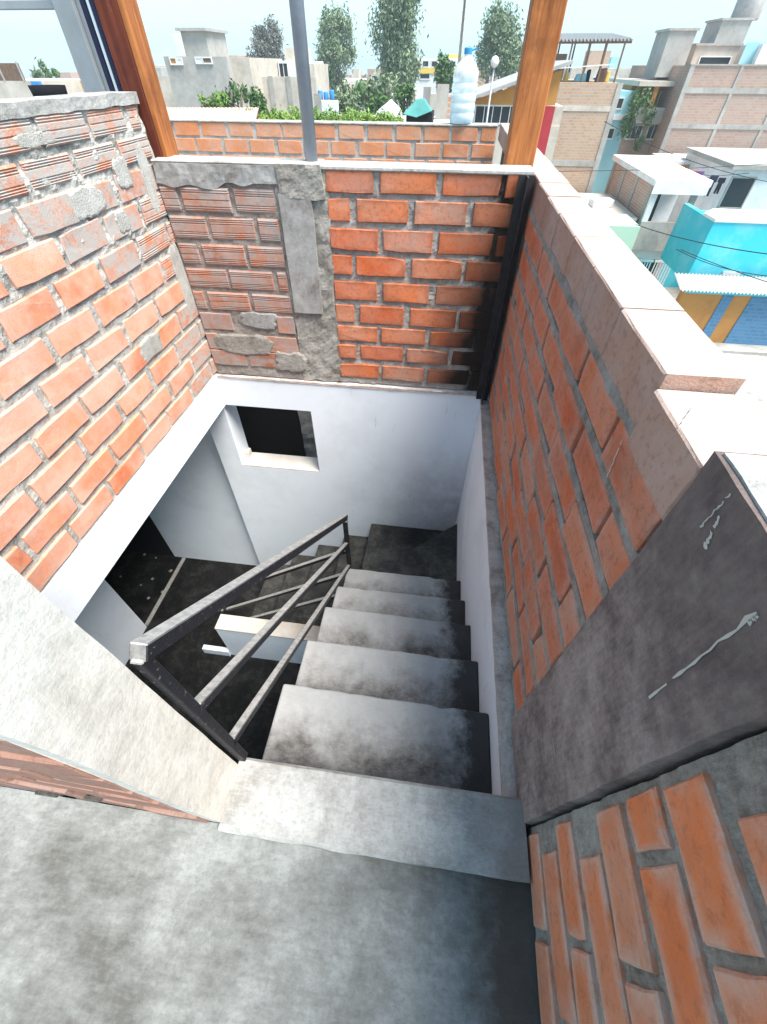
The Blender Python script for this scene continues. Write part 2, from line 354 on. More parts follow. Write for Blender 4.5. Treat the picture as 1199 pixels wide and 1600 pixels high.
def put_brick(parent, c, L, H, mat, rotz, kind='plain', D=.05, tilt=.5, out=.003):
    """c = centre of the face; rotz 0 faces -Y, 90 deg faces +X, -90 deg faces -X"""
    c = Vector(c); nrm = Matrix.Rotation(rotz, 3, 'Z') @ Vector((0, -1, 0))
    c = c + nrm * R.uniform(-out, out)
    o = link('brick', brick_mesh(L, H, D, mat, kind, R.randrange(4)), parent, c)
    o.rotation_euler = (rad(R.uniform(-tilt, tilt)), rad(R.uniform(-tilt, tilt)) * .8, rotz + rad(R.uniform(-tilt, tilt)))
    return o
def course(s0, s1, L, gap, start):
    """brick intervals along s; start = phase of first brick"""
    out = []; s = start
    while s < s1:
        e = s + L + R.uniform(-.006, .004); a, b = max(s, s0), min(e, s1)
        if b - a > .045: out.append((a, b))
        s = e + gap + R.uniform(-.3, .3) * gap
    return out
def rough_sheet(name, parent, org, u, v, nu, nv, lu, lv, nrm, mat, amp, scale=14, thick=.04, seed=0, edge=0, etop=True):
    """closed slab with an uneven front: org corner, u and v unit dirs, nrm outward"""
    org, u, v, nrm = Vector(org), Vector(u), Vector(v), Vector(nrm); vs = []; fs = []
    for i in range(nu + 1):
        for k in range(nv + 1):
            p = org + u * (lu * i / nu) + v * (lv * k / nv)
            q = p * scale + Vector((seed, seed * 2, 0))
            am = amp(p) if callable(amp) else amp
            h = noise.noise(q) * am + noise.noise(q * 2.7) * am * .5
            e = Vector((0, 0, 0))
            if edge and (i in (0, nu)): e += u * (noise.noise(q * .6) * edge)
            if edge and (k == 0 or (k == nv and etop)): e += v * (noise.noise(q * .6 + Vector((9, 0, 0))) * edge)
            vs.append(p + nrm * h + e)
    n = nv + 1
    for i in range(nu):
        for k in range(nv): fs.append((i * n + k, (i + 1) * n + k, (i + 1) * n + k + 1, i * n + k + 1))
    b = len(vs); vs += [p - nrm * (thick + (Vector(p) - org).dot(nrm)) for p in vs]
    for i in range(nu):
        for k in (0, nv): fs.append((i * n + k, (i + 1) * n + k, b + (i + 1) * n + k, b + i * n + k))
    for k in range(nv):
        for i in (0, nu): fs.append((i * n + k, i * n + k + 1, b + i * n + k + 1, b + i * n + k))
    fs.append((b, b + nu * n, b + nu * n + nv, b + nv))
    me = mesh([p for p in vs], fs, M[mat], name=name)
    return link(name, me, parent, (0, 0, 0))
def blob(name, parent, c, w, h, u, v, nrm, mat, thick=.006, seed=0, k=34, sq=5):
    """flat trowelled patch with a ragged outline"""
    c, u, v, nrm = Vector(c), Vector(u), Vector(v), Vector(nrm); ring = []; inner = []
    for i in range(k):
        a = 2 * math.pi * i / k; ca, sa = math.cos(a), math.sin(a)
        rr = (abs(ca) ** sq + abs(sa) ** sq) ** (-1 / sq) * (1 + .22 * noise.noise(Vector((ca * 1.7 + seed, sa * 1.7, seed))) + .14 * noise.noise(Vector((ca * 6, sa * 6 + seed, 3))))
        ring.append(c + u * (w / 2 * rr * ca) + v * (h / 2 * rr * sa)); inner.append(c + u * (w / 2 * rr * ca * .88) + v * (h / 2 * rr * sa * .86) + nrm * (thick * .35))
    vs = [p - nrm * .012 for p in ring] + ring + inner; fs = [tuple(range(2 * k, 3 * k)), tuple(range(k))]
    for q in (0, k): fs += [(q + i, q + (i + 1) % k, q + k + (i + 1) % k, q + k + i) for i in range(k)]
    return link(name, mesh(vs, fs, M[mat], name=name), parent, (0, 0, 0))

# ---------------------------------------------------------------- roof floor, slab
def slab(name, a, b, mat):
    o = MB().box(a, b).build(name, M[mat]); tag(o, kind='structure'); return o
slab('roof_floor', (-3.2, -2.2, -.22), (XR + .10, .0685, 0), 'floor')
slab('roof_slab', (-4.6, .053, -.2), (-1.48, 4.8, -.004), 'concrete')
slab('roof_slab', (-1.478, 3.4, -.2), (.44, 4.8, -.004), 'concrete')

# ---------------------------------------------------------------- right wall
rw = thing('brick_wall', 'long dusty pink brick parapet with pale coping and open dark joints beside the steps', 'wall', (XR + .06, 1.0, 0))
MB().box((XR + .058, -.9, -.2), (XR + .105, 4.6, .97)).build('wall_core', M['gap'], rw)
MB().box((XR + .012, .90, .90), (XR + .10, 4.55, .985)).build('coping_mortar', M['mortar_bed'], rw)
zt = [.995, .882, .772, .662, .552, .442, .332, .222, .112]
for i, z1 in enumerate(zt):
    h = .094 if i else .1
    ph = -.9 + (0 if i % 2 else .128) + R.uniform(-.02, .02)
    mat = 'brick_cope' if i == 0 else 'brick_right'
    segs = [(-.9, .142), (.42, 2.19 if i else 4.55)]
    for s0, s1 in segs:
        near = s0 < 0
        for a, b in course(s0, s1, .238, (.007 if i == 0 else .020) if not near else .015, ph if near else (.362 if i == 0 else ph + .04)):
            hh = h - (.007 if near else (.001 if i == 0 else .007))
            o = put_brick(rw, (XR, (a + b) / 2, z1 - h / 2), b - a, hh, 'brick_near' if near and i else mat, -math.pi / 2, 'cope' if i == 0 else 'plain', D=.112 if i == 0 else .065, tilt=.12 if i == 0 else .7, out=.0025 if i == 0 else (.002 if near else .0035))
            if i == 0 and not near and a < .56: o.location.z -= .022; o.location.x -= .006
            if not near:
                o.rotation_euler.y += rad(R.uniform(-1.2, .2)) * (i > 0); o.rotation_euler.z += rad(R.uniform(-.4, 2.0)) * (1 if i else 0)
rough_sheet('mortar', rw, (XR + .0095, -.9, .0), (0, 1, 0), (0, 0, 1), 130, 110, 1.056, .93, (-1, 0, 0), 'mortar_bed', .0045, 28, .03, 51)
rough_sheet('neighbour_top', rw, (XR + .118, -.9, .962), (1, 0, 0), (0, 1, 0), 10, 40, .34, 1.50, (0, 0, 1), 'cap_render', .004, 8, .06, 57, .006)
def bed(parent, y0, y1, z, h, mat, out=.006, name='mortar_bed', X=XR):
    n = int((y1 - y0) / .03); vs = []; fs = []
    for i in range(n + 1):
        y = y0 + (y1 - y0) * i / n; w = noise.noise(Vector((y * 19, z * 50, 1))); w2 = noise.noise(Vector((y * 23, z * 50, 7)))
        zc = z
        for dx, dz in ((.06, -h / 2), (out + .003 * w, -h / 2 * (1 + .35 * w2)), (out + .003 * w2, h / 2 * (1 + .3 * w)), (.06, h / 2)): vs.append((X + dx, y, zc + dz))
    for i in range(n):
        for k in range(3): fs.append((i * 4 + k, i * 4 + 4 + k, i * 4 + 5 + k, i * 4 + 1 + k))
    link(name, mesh(vs, fs, M[mat], name=name), parent, (0, 0, 0))
for i, z1 in enumerate(zt):
    zz = z1 - (.1 if i == 0 else .094) - .008
    bed(rw, .42, 2.19, zz, .024 if i else .03, 'mortar_bed', .0005 if i == 0 else .0015)
for i, z1 in enumerate(zt[:]):                          # mortar in some head joints of the near section
    pass
# pilaster
pl = thing('concrete_pilaster', 'dark mould-stained concrete pillar with white drips dividing the parapet', 'pillar', (XR + .06, .28, 0))
px0, px1, py0, py1 = XR - .009, XR + .125, .163, .414
rough_sheet('pilaster_face', pl, (px0, py0, -.0), (0, 1, 0), (0, 0, 1), 14, 40, py1 - py0, 1.0, (-1, 0, 0), 'pilaster', .0018, 16, .142, 3, .004)
cap = rough_sheet('pilaster_top', pl, (px0 + .006, py0 + .004, 1.004), (1, 0, 0), (0, 1, 0), 10, 12, .14, py1 - py0 - .008, (0, 0, 1), 'concrete', .002, 20, .012, 5, .004)
def drip(px_a, px_b, X, w, parent, seed):
    a, b = onX(*px_a, X), onX(*px_b, X); n = 14; vs = []; fs = []
    for i in range(n + 1):
        t = i / n; p = a.lerp(b, t) + Vector((0, .004 * noise.noise(Vector((t * 9, seed, 0))), 0))
        ww = w * .6 * (.3 + 1.1 * abs(noise.noise(Vector((t * 7, seed, 4)))) + (.4 if t > .9 else 0))
        for s in (-1, 1): vs.append((X + .0005, p.y + s * ww / 2, p.z)); vs.append((X - .0005, p.y + s * ww * .3, p.z))
    for i in range(n):
        k = i * 4
        if noise.noise(Vector((i * .83, seed * 3.1, 2))) < -.4: continue
        fs += [(k, k + 1, k + 5, k + 4), (k + 1, k + 3, k + 7, k + 5), (k + 3, k + 2, k + 6, k + 7)]
    link('lime_drip', mesh(vs, fs, M['drip'], name='lime_drip'), parent, (0, 0, 0))
DX = px0 - .0016
drip((1185, 950), (1018, 1085), DX, .010, pl, 1); drip((1142, 765), (1095, 818), DX, .006, pl, 2); drip((1125, 800), (1102, 850), DX, .014, pl, 3)
drip((868, 1150), (872, 1180), DX, .004, pl, 5); drip((1187, 955), (1172, 968), DX, .014, pl, 8)
drip((1078, 632), (1040, 692), XR - .0045, .005, rw, 6); drip((972, 682), (948, 742), XR - .0045, .005, rw, 7)

# ---------------------------------------------------------------- back wall
bw = thing('brick_wall', 'brick wall with rendered concrete column across the head of the stairwell', 'wall', (-.5, YB + .06, 0))
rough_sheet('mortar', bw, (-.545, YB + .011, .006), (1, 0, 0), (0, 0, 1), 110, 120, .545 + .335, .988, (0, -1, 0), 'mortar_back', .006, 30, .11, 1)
rough_sheet('old_mortar', bw, (XL + .002, YB + .006, .006), (1, 0, 0), (0, 0, 1), 46, 66, -.745 - XL, .975, (0, -1, 0), 'mortar_dark', .005, 26, .115, 2)
ztb = [1.0, .900, .787, .678, .565, .452, .343, .238, .127]; zbb = [.920, .815, .702, .595, .478, .362, .262, .160, .045]
for i, (z1, z0) in enumerate(zip(ztb, zbb)):
    ph = -.545 + (0 if i % 2 == 0 else -.125) - (.02 if i == 0 else 0)
    for a, b in course(-.538, .332, .236, .028, ph):
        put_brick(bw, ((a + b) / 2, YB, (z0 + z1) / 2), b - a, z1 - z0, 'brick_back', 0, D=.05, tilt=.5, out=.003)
ztl = [.925, .815, .702, .592, .482, .372, .258, .16]
for i, z1 in enumerate(ztl):
    ph = XL - (.02 if i % 2 else .14) + R.uniform(-.03, .03)
    for a, b in course(XL + .006, -.775, .225, .018, ph):
        if i in (5, 6) and R.random() < .3: continue
        put_brick(bw, ((a + b) / 2, YB - .002, z1 - .047), b - a, .092, 'brick_old', 0, kind='rib' if i < 5 else 'plain', D=.05, tilt=.8, out=.003)
rough_sheet('wall_cap', bw, (XL + .002, YB - .006, .935), (1, 0, 0), (0, 0, 1), 60, 8, -.735 - XL, .071, (0, -1, 0), 'panel', .004, 18, .14, 4, .030, False)
MB().box((-.56, YB - .004, .996), (.335, YB + .135, 1.012)).build('mortar_cap', M['mortar_rear'], bw, .004)
MB().box((XL + .004, YB - .002, 1.0065), (-.565, YB + .135, 1.016)).build('mortar_cap', M['mortar_rear'], bw, .004)
rough_sheet('column', bw, (-.765, YB + .002, .004), (1, 0, 0), (0, 0, 1), 14, 60, .235, 1.0, (0, -1, 0), 'concrete_col', .007, 22, .13, 6, .014)
rough_sheet('column_head', bw, (-.745, YB - .014, .895), (1, 0, 0), (0, 0, 1), 12, 10, .195, .119, (0, -1, 0), 'concrete_col', .005, 22, .14, 8, .012, False)
rough_sheet('rendered_panel', bw, (-.755, YB - .014, .405), (1, 0, 0), (0, 0, 1), 10, 36, .150, .505, (0, -1, 0), 'panel', .0015, 12, .03, 9, .004)
blob('mortar_patch', bw, (-.97, YB - .003, .345), .20, .085, (1, 0, 0), (0, 0, 1), (0, -1, 0), 'concrete', .006, 3)
blob('mortar_patch', bw, (-1.10, YB - .003, .20), .34, .11, (1, 0, 0), (0, 0, 1), (0, -1, 0), 'concrete_col', .01, 5)
blob('mortar_patch', bw, (-.83, YB - .003, .11), .18, .12, (1, 0, 0), (0, 0, 1), (0, -1, 0), 'concrete_col', .01, 8)

# dark steel angle in the corner of back wall and right wall
an = thing('steel_angle', 'dark steel angle column standing in the corner of the brick walls', 'column', (.31, 2.17, -.03))
MB().box((.270, YB - .018, -.03), (.3, YB - .012, 1.0)).box((.30, YB - .075, -.03), (.306, YB - .012, 1.0)).box((.306, YB - .028, -.03), (.335, YB - .02, 1.0)).build('angle', M['darksteel'], an)

# ---------------------------------------------------------------- left wall
lw = thing('brick_wall', 'tall salmon brick wall with grey mortar smears and ribbed upper courses', 'wall', (XL - .06, 1.1, 0))
rough_sheet('mortar', lw, (XL - .0085, .195, .004), (0, 1, 0), (0, 0, 1), 230, 130, 2.06, 1.19, (1, 0, 0), 'mortar', lambda p: .005 + .0065 * max(0, min(1, (p.z - .62) / .3 + max(0, (p.y - 1.5)) * .6)), 24, .12, 11)
ztL = [1.185, 1.093, .998, .900, .788, .672, .556, .441, .327, .212, .100]
for i, z1 in enumerate(ztL):
    h = .074 if i < 2 else (.088 if i < 10 else .082)
    ph = .2 - (.01 if i % 2 else .135) + R.uniform(-.02, .02)
    for a, b in course(.2, 2.235, .236, .026, ph):
        yc = (a + b) / 2
        if i < 2: mat, kind = 'brick_smear', 'rib'
        elif i == 2: mat, kind = 'brick_smear', 'plain'
        elif yc > 2.0: mat, kind = 'brick_smear', ('rib' if i < 6 else 'plain')
        elif i in (3, 4) and yc > 1.55: mat, kind = 'brick_smear', 'plain'
        else: mat, kind = 'brick_left', 'plain'
        put_brick(lw, (XL, yc, z1 - h / 2), b - a, h, mat, math.pi / 2, kind=kind, tilt=.7, out=.003)
rough_sheet('wall_cap', lw, (XL + .004, .195, 1.186), (0, 1, 0), (0, 0, 1), 80, 3, 2.06, .034, (1, 0, 0), 'concrete', .003, 20, .135, 13, .005)
for cx, cz, w, h, sd_ in ((1.70, .955, .20, .085, 2), (1.98, 1.00, .10, .09, 4), (1.72, .40, .17, .085, 6), (1.60, 1.135, .18, .035, 9), (1.86, .86, .08, .07, 12), (2.16, .55, .09, .3, 15), (2.14, .95, .07, .25, 17)):
    blob('mortar_patch', lw, (XL + .001, cx, cz), w, h, (0, 1, 0), (0, 0, 1), (1, 0, 0), 'mortar', .006, sd_)

# ---------------------------------------------------------------- front left wall with rendered jamb
fw = thing('brick_wall', 'low brick wall with cream rendered end at the top of the steps', 'wall', (-.9, .13, 0))
rough_sheet('rendered_jamb', fw, (-.412, .068, 0), (0, 1, 0), (0, 0, 1), 12, 60, .124, 1.2, (1, 0, 0), 'jamb', .0016, 9, .03, 21, .004)
MB().box((-1.45, .082, .0), (-.44, .185, 1.19)).build('wall_core', M['mortar_dark'], fw)
for i in range(11):
    z1 = .108 + i * .109
    for a, b in course(-1.32, -.445, .238, .014, -1.32 - (.12 if i % 2 else 0)):
        put_brick(fw, ((a + b) / 2, .066, z1 - .046), b - a, .094, 'brick_front', 0, D=.04, tilt=1.0, out=.005)
hole = MB()
for (x, z) in ((-.98, .12), (-.90, .23), (-.80, .125), (-.70, .13), (-.86, .05), (-1.02, .06)):
    MB().tube([(x - .03, .0675, z), (x + .03, .0675, z + .004)], .006, 6).build('brick_hole', M['gap'], fw)

# ---------------------------------------------------------------- white stairwell walls
def quadwall(name, label, parts):
    t = thing(name, label, 'wall', parts[0][1]); 
    for nm, a, b, mat in parts: MB().box(a, b).build(nm, M[mat], t)
    return t
quadwall('stair_wall', 'white painted wall running down beside the treads under the pink parapet', [
    ('wall_face', (.301, .216, -2.2), (.44, 2.185, -.045), 'white_r'),
    ('wall_face', (.3015, -.9, -2.2), (.44, .21, -.222), 'white_r')])
ld = thing('wall_ledge', 'narrow stained plaster ledge between white stair wall and pink bricks', 'ledge', (.31, 1.2, -.045))
rough_sheet('ledge', ld, (.298, .217, -.03), (1, 0, 0), (0, 1, 0), 6, 90, .065, 1.96, (0, 0, 1), 'ledge', .003, 25, .014, 31, .003)
WZ0, WZ1, WX0, WX1, YW = -.74, -.212, -1.345, -.75, 2.187
sw = thing('stair_wall', 'white painted wall with small square window at the turn of the stairs', 'wall', (-.5, 2.26, -2.2))
for a, b in (((-1.5, YW, WZ1), (.44, 2.35, -.004)), ((-1.5, YW, -2.2), (.44, 2.35, WZ0)), ((-1.5, YW, WZ0), (WX0, 2.35, WZ1)), ((WX1, YW, WZ0), (.44, 2.35, WZ1))):
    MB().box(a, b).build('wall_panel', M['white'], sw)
rough_sheet('wall_ledge', sw, (XL + .004, YW - .004, -.003), (1, 0, 0), (0, 1, 0), 60, 3, 1.60, .02, (0, 0, 1), 'ledge', .003, 25, .012, 33, .003)
ws = MB().box((WX0, YW + .0, WZ0 + .0005), (WX1, 2.34, WZ0 + .012)).build('window_sill', M['beige'], sw, .003)
MB().box((WX0 + .0005, 2.27, WZ0 + .012), (WX0 + .03, 2.33, WZ0 + .06)).build('mortar_lump', M['beige'], sw, .004)
MB().prism([(-.95, YW - .0012, -.62), (-.95, YW - .0012, -.62)], (0, 0, 0))
# dark space and rough grey rendered wall behind the window
wb = thing('light_shaft', 'dark shaft with a rough grey wall seen through the small window', 'shaft', (-.9, 2.9, -1.6))
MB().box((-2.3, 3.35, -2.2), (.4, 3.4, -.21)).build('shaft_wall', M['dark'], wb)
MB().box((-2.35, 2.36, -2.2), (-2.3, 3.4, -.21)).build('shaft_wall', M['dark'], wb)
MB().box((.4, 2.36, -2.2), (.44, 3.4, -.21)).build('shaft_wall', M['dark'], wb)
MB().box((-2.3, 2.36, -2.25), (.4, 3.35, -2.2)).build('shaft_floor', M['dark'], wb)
rough_sheet('rough_wall', wb, (-1.0, 2.62, -1.7), (1, 0, 0), (0, 0, 1), 30, 40, .7, 1.45, (0, -1, 0), 'concrete', .02, 7, .05, 41)
# beam on the left and lower-storey rooms
bm_ = thing('concrete_beam', 'white painted beam under the salmon brick wall, open room below', 'beam', (XL - .08, 1.2, -.207))
MB().box((XL - .16, .20, -.207), (XL + .001, YW - .002, .003)).build('beam', M['white'], bm_)
bm2 = thing('concrete_beam', 'white beam under the low front wall above the lower room', 'beam', (-.9, .13, -.207))
MB().box((XL - .16, .085, -.207), (-.414, .192, -.002)).build('beam', M['white'], bm2)
lr = thing('room_wall', 'white wall of the lower room beyond the beam, meeting the stair foot', 'wall', (-2, 2.35, -2.2))
MB().box((-2.49, 2.27, -2.2), (-1.502, 2.36, -.2)).build('wall_panel', M['white'], lr)
lr2 = thing('room_wall', 'white side wall of the lower room with dark doorway', 'wall', (-2.45, .6, -2.2))
MB().box((-2.49, -1.0, -2.2), (-2.37, 1.48, -.2)).build('wall_panel', M['white'], lr2)
MB().box((-2.49, 1.48, -.45), (-2.37, 2.268, -.2)).build('door_head', M['white'], lr2)
MB().box((-2.40, 1.49, -2.2), (-2.365, 2.26, -2.192)).build('threshold', M['concrete'], lr2)
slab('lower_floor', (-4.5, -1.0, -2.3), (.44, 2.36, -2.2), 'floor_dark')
slab('lower_ceiling', (-4.5, -1.0, -.24), (-2.49, 2.36, -.205), 'white')
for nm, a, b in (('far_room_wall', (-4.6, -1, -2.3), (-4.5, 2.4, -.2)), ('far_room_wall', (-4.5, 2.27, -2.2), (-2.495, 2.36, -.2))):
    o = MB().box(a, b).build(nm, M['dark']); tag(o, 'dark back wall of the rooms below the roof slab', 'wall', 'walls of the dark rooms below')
fr = thing('room_wall', 'unseen front wall of the lower room with a wide opening added for daylight', 'wall', (-1.5, -1.05, -2.2))  # opening added out of view to let skylight into the room
for a, b in (((-4.5, -1.1, -2.3), (-2.35, -1.0, -.22)), ((-.45, -1.1, -2.3), (.44, -1.0, -.22)), ((-2.35, -1.1, -2.3), (-.45, -1.0, -1.75)), ((-2.35, -1.1, -.32), (-.45, -1.0, -.22))):
    MB().box(a, b).build('wall_panel', M['white'], fr)
gw = thing('guard_wall', 'low white guard wall with beige top beside the lower flight', 'wall', (-1.0, 1.40, -2.2))
MB().box((-1.50, 1.33, -2.2), (-.42, 1.452, -1.72)).build('wall_panel', M['white'], gw)
MB().box((-1.503, 1.326, -1.72), (-.418, 1.455, -1.70)).build('top_ledge', M['beige'], gw, .004)
k_ = MB().box((-1.74, 1.315, -2.2), (-1.505, 1.355, -2.12)).build('floor_kerb', M['white']); tag(k_, 'short white kerb on the dark lower floor joining the guard wall', 'kerb')
for i, (px, py) in enumerate(((245, 875), (240, 908), (268, 895), (222, 918), (234, 938), (256, 928), (190, 905), (227, 870))):
    p = onZ(px, py, -2.19)
    if p.x > -4.4:
        o = MB().lathe([(.006 + .004 * (i % 3), 0), (.011 + .005 * (i % 3), .006), (.008, .012), (.002, .014)], (p.x, p.y, -2.2), 6).build('glint', M['concrete'], None, 0, True)  # solid specks modelled for pale reflections on the floor
        tag(o, 'small solid speck standing in for a pale reflection on the dark floor beyond the doorway', 'glint', 'modelled pale glints beyond the doorway')

# ---------------------------------------------------------------- stairs
st = thing('staircase', 'worn grey cement staircase winding down from the roof', 'stairs', (0, 1.2, -1.2))
SX0, SX1 = -.412, .300
yn = [.215, .478, .728, .978, 1.212, 1.452]; zs = [-.17, -.34, -.51, -.68, -.85]
def step(poly, z, d, mat):
    if len(poly) == 4 and mat == 'tread':
        (xa_, ya_), (xb_, yb_) = poly[2], poly[3]
        poly = poly[:2] + [(xa_ + (xb_ - xa_) * k / 18, ya_ + (yb_ - ya_) * k / 18 + (.004 * noise.noise(Vector((k * .9, z * 31, 0))) - (.006 if R.random() < .08 else 0)) * (0 < k < 18)) for k in range(19)]
    o = MB().prism([(x, y, z) for x, y in poly], (0, 0, -d)).build('step', M[mat], st, .007, False, 2)
    o.data.update(); return o
for i in range(5):
    step([(SX0 + R.uniform(-.004, .004), yn[i] + .001), (SX1, yn[i] + .001), (SX1, yn[i + 1]), (SX0, yn[i + 1] + R.uniform(-.004, .006))], zs[i], .2, 'tread')
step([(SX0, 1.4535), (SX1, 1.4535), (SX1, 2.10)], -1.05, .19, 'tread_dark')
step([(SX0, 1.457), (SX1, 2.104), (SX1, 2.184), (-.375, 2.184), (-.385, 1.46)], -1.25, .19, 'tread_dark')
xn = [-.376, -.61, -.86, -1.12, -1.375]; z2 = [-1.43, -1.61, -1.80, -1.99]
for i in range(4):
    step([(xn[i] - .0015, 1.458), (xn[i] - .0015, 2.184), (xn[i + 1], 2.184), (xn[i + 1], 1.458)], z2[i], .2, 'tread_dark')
# kerb at the head of the stairs
kb = thing('concrete_kerb', 'pale worn cement kerb forming the top step, stained towards the pillar', 'kerb', (-.04, .13, 0))
n = 26; vs = []; fs = []; prof = lambda t: [(.078, -.16), (.078, .002 + .004 * t), (.053, .005 + .006 * t), (.052, .024 + .020 * t), (.058, .030 + .020 * t), (.135, .034 + .018 * t), (.206, .034 + .014 * t), (.2135, .026 + .014 * t), (.2140, -.165)]
for i in range(n + 1):
    t = i / n; x = -.412 + t * (.332 + .412)
    for k, (y, z) in enumerate(prof(t)):
        w = noise.noise(Vector((x * 14, k * 1.7, 2))) * .0035
        vs.append((x, y + (w if k in (2, 3, 4) else (w * .5 if k == 6 else 0)), z + (w * .6 if 1 < k < 8 else 0)))
K = 9
for i in range(n):
    for k in range(K): fs.append((i * K + k, (i + 1) * K + k, (i + 1) * K + (k + 1) % K, i * K + (k + 1) % K))
fs += [tuple(range(K)), tuple(range(n * K, n * K + K))]
link('kerb_block', mesh(vs, fs, M['kerb'], name='kerb_block'), kb, (0, 0, 0))

# ---------------------------------------------------------------- railings
ra = thing('stair_railing', 'worn black steel railing with three sloping bars beside the upper steps', 'railing', (-.4, .85, -.85))
RX = -.403
MB().box((RX - .011, .201, .04), (RX + .011, .222, .684)).build('post', M['steel'], ra, .002)
MB().box((RX - .012, 1.466, -.86), (RX + .012, 1.49, -.425)).build('post', M['steel'], ra, .002)
for (a, b, w, h) in (((RX, .215, .692), (RX, 1.492, -.412), .030, .030), ((RX, .215, .430), (RX, 1.475, -.632), .024, .024), ((RX, .215, .175), (RX, 1.47, -.852), .022, .022)):
    MB().bar(a, b, w, h).build('rail', M['steel'], ra, .002)
rb = thing('stair_railing', 'black steel railing beside the dark lower flight', 'railing', (-1.0, 1.49, -2.0))
for dz in (0, -.24, -.47):
    MB().bar((-.40, 1.48, -.70 + dz), (-1.50, 1.48, -1.46 + dz), .024, .024).build('rail', M['steel'], rb, .002)
for x in (-1.46,): MB().box((x - .012, 1.468, -2.19), (x + .012, 1.492, -1.44)).build('post', M['steel'], rb, .002)

# ---------------------------------------------------------------- posts on the back wall
wp = thing('wooden_post', 'varnished orange wooden post by the right parapet corner', 'post', (.28, 2.4, 0))
MB().box((.222, 2.336, -.004), (.342, 2.44, 2.5)).build('post', M['wood'], wp, .004)
wp2 = thing('wooden_post', 'wooden post coloured with a shaded dark red front and a sunlit orange side at the salmon wall end', 'post', (-1.32, 2.3, 0))
MB().box((-1.378, 2.262, 1.0), (-1.288, 2.365, 2.5)).build('post', M['wood_shaded'], wp2, .004)  # front's shade and side's sunlight put into separate wood colours
MB().box((-1.287, 2.264, .99), (-1.262, 2.37, 2.5)).build('lit_side_board', M['wood'], wp2, .003)
MB().box((-1.36, 2.336, -.004), (-1.28, 2.364, 1.0)).build('post_foot', M['wood_shaded'], wp2)
pp = thing('metal_pipe', 'grey round pipe rising from the concrete column', 'pipe', (-.607, 2.265, 1.0))
MB().tube([(-.607, 2.265, .99), (-.607, 2.265, 2.5)], .0265, 20).build('pipe', M['pipe'], pp, 0, True)
gp = thing('steel_post', 'flat grey steel post behind the salmon wall', 'post', (-1.7, 2.6, 0))
MB().box((-1.765, 2.58, -.004), (-1.668, 2.66, 2.5)).build('post', M['greypost'], gp, .004)
MB().box((-1.667, 2.60, -.004), (-1.645, 2.65, 2.5)).build('seal', M['greypost'], gp, .002)
al = thing('aluminium_frame', 'aluminium window frame of bright strips between steel and wooden posts', 'frame', (-1.6, 2.62, 0))
for i, (x, w, m) in enumerate(((-1.636, .022, 'navy'), (-1.613, .014, 'alu'), (-1.594, .016, 'navy'), (-1.576, .012, 'alu'), (-1.560, .014, 'navy'))):
    MB().box((x - w / 2, 2.6 + .004 * (i % 2), -.004), (x + w / 2 - .001, 2.64, 2.5)).build('strip', M[m], al)
hr = thing('steel_rail', 'horizontal grey rail running to the steel post', 'rail', (-2.4, 2.62, 1.45))
a = onY(0, 18, 2.62); MB().bar((-3.6, 2.62, a.z + .006), (-1.766, 2.62, a.z + .006), .03, .028).build('rail', M['greypost'], hr, .003)
MB().box((-3.62, 2.605, -.004), (-3.59, 2.635, a.z + .02)).build('post', M['greypost'], hr)
pot = onX(70, 152, -1.9)

# ---------------------------------------------------------------- rear parapet and water jug
YR = 4.65
rp = thing('brick_wall', 'far orange brick parapet of the roof behind the water jug', 'wall', (-1.2, YR + .06, 0))
MB().box((-4.6, YR + .008, -.2), (.335, YR + .12, .962)).build('mortar', M['mortar_rear'], rp)
for i, z1 in enumerate((.957, .852, .742, .632)):
    for a, b in course(-4.6, .33, .215, .028, -4.6 - (.12 if i % 2 else 0)):
        put_brick(rp, ((a + b) / 2, YR, z1 - .044), b - a, .088, 'brick_rear', 0, D=.04, tilt=.4, out=.003)
MB().box((-4.6, YR - .006, .960), (.335, YR + .125, .972)).build('mortar_cap', M['mortar_rear'], rp, .003)
def glass(name, c, rough=.1, alpha=.45):
    t = NT(name); t.col(c); t.rough(rough); t.b.inputs['Transmission Weight'].default_value = alpha; t.b.inputs['IOR'].default_value = 1.15; return t.m
M['jug'] = glass('jug_plastic', (.90, .95, .97), .35, .62); M['jugwater'] = glass('jug_water', (.80, .92, .96), .3, .6); M['cap'] = m_plain('blue_cap', (.05, .28, .50), .4)
jc = onY(714, 193, YR + .06); jc.z = .974
jg = thing('water_jug', 'large clear plastic water jug with blue cap on the far parapet', 'jug', jc)
prof_ = [(.10, 0), (.116, .010), (.119, .05)]
for i in range(4): prof_ += [(.119, .075 + i * .07), (.112, .083 + i * .07), (.119, .091 + i * .07)]
prof_ += [(.119, .345), (.114, .37), (.085, .415), (.045, .452), (.034, .465), (.032, .485)]
prof_ = [(r_ * .82, z_ * .80) for r_, z_ in prof_]
jb = MB().lathe(prof_, jc, 28).build('jug_body', M['jug'], jg, 0, True)
MB().lathe([(.08, .006), (.09, .02), (.092, .165), (.08, .167)], jc, 24).build('water', M['jugwater'], jg, 0, True)
MB().lathe([(.030, .382), (.031, .412), (.025, .417)], jc, 16).build('cap', M['cap'], jg)
MB().bar((jc.x + .025, jc.y, jc.z + .40), (jc.x + .07, jc.y, jc.z + .412), .01, .01).build('cap_tab', M['cap'], jg)

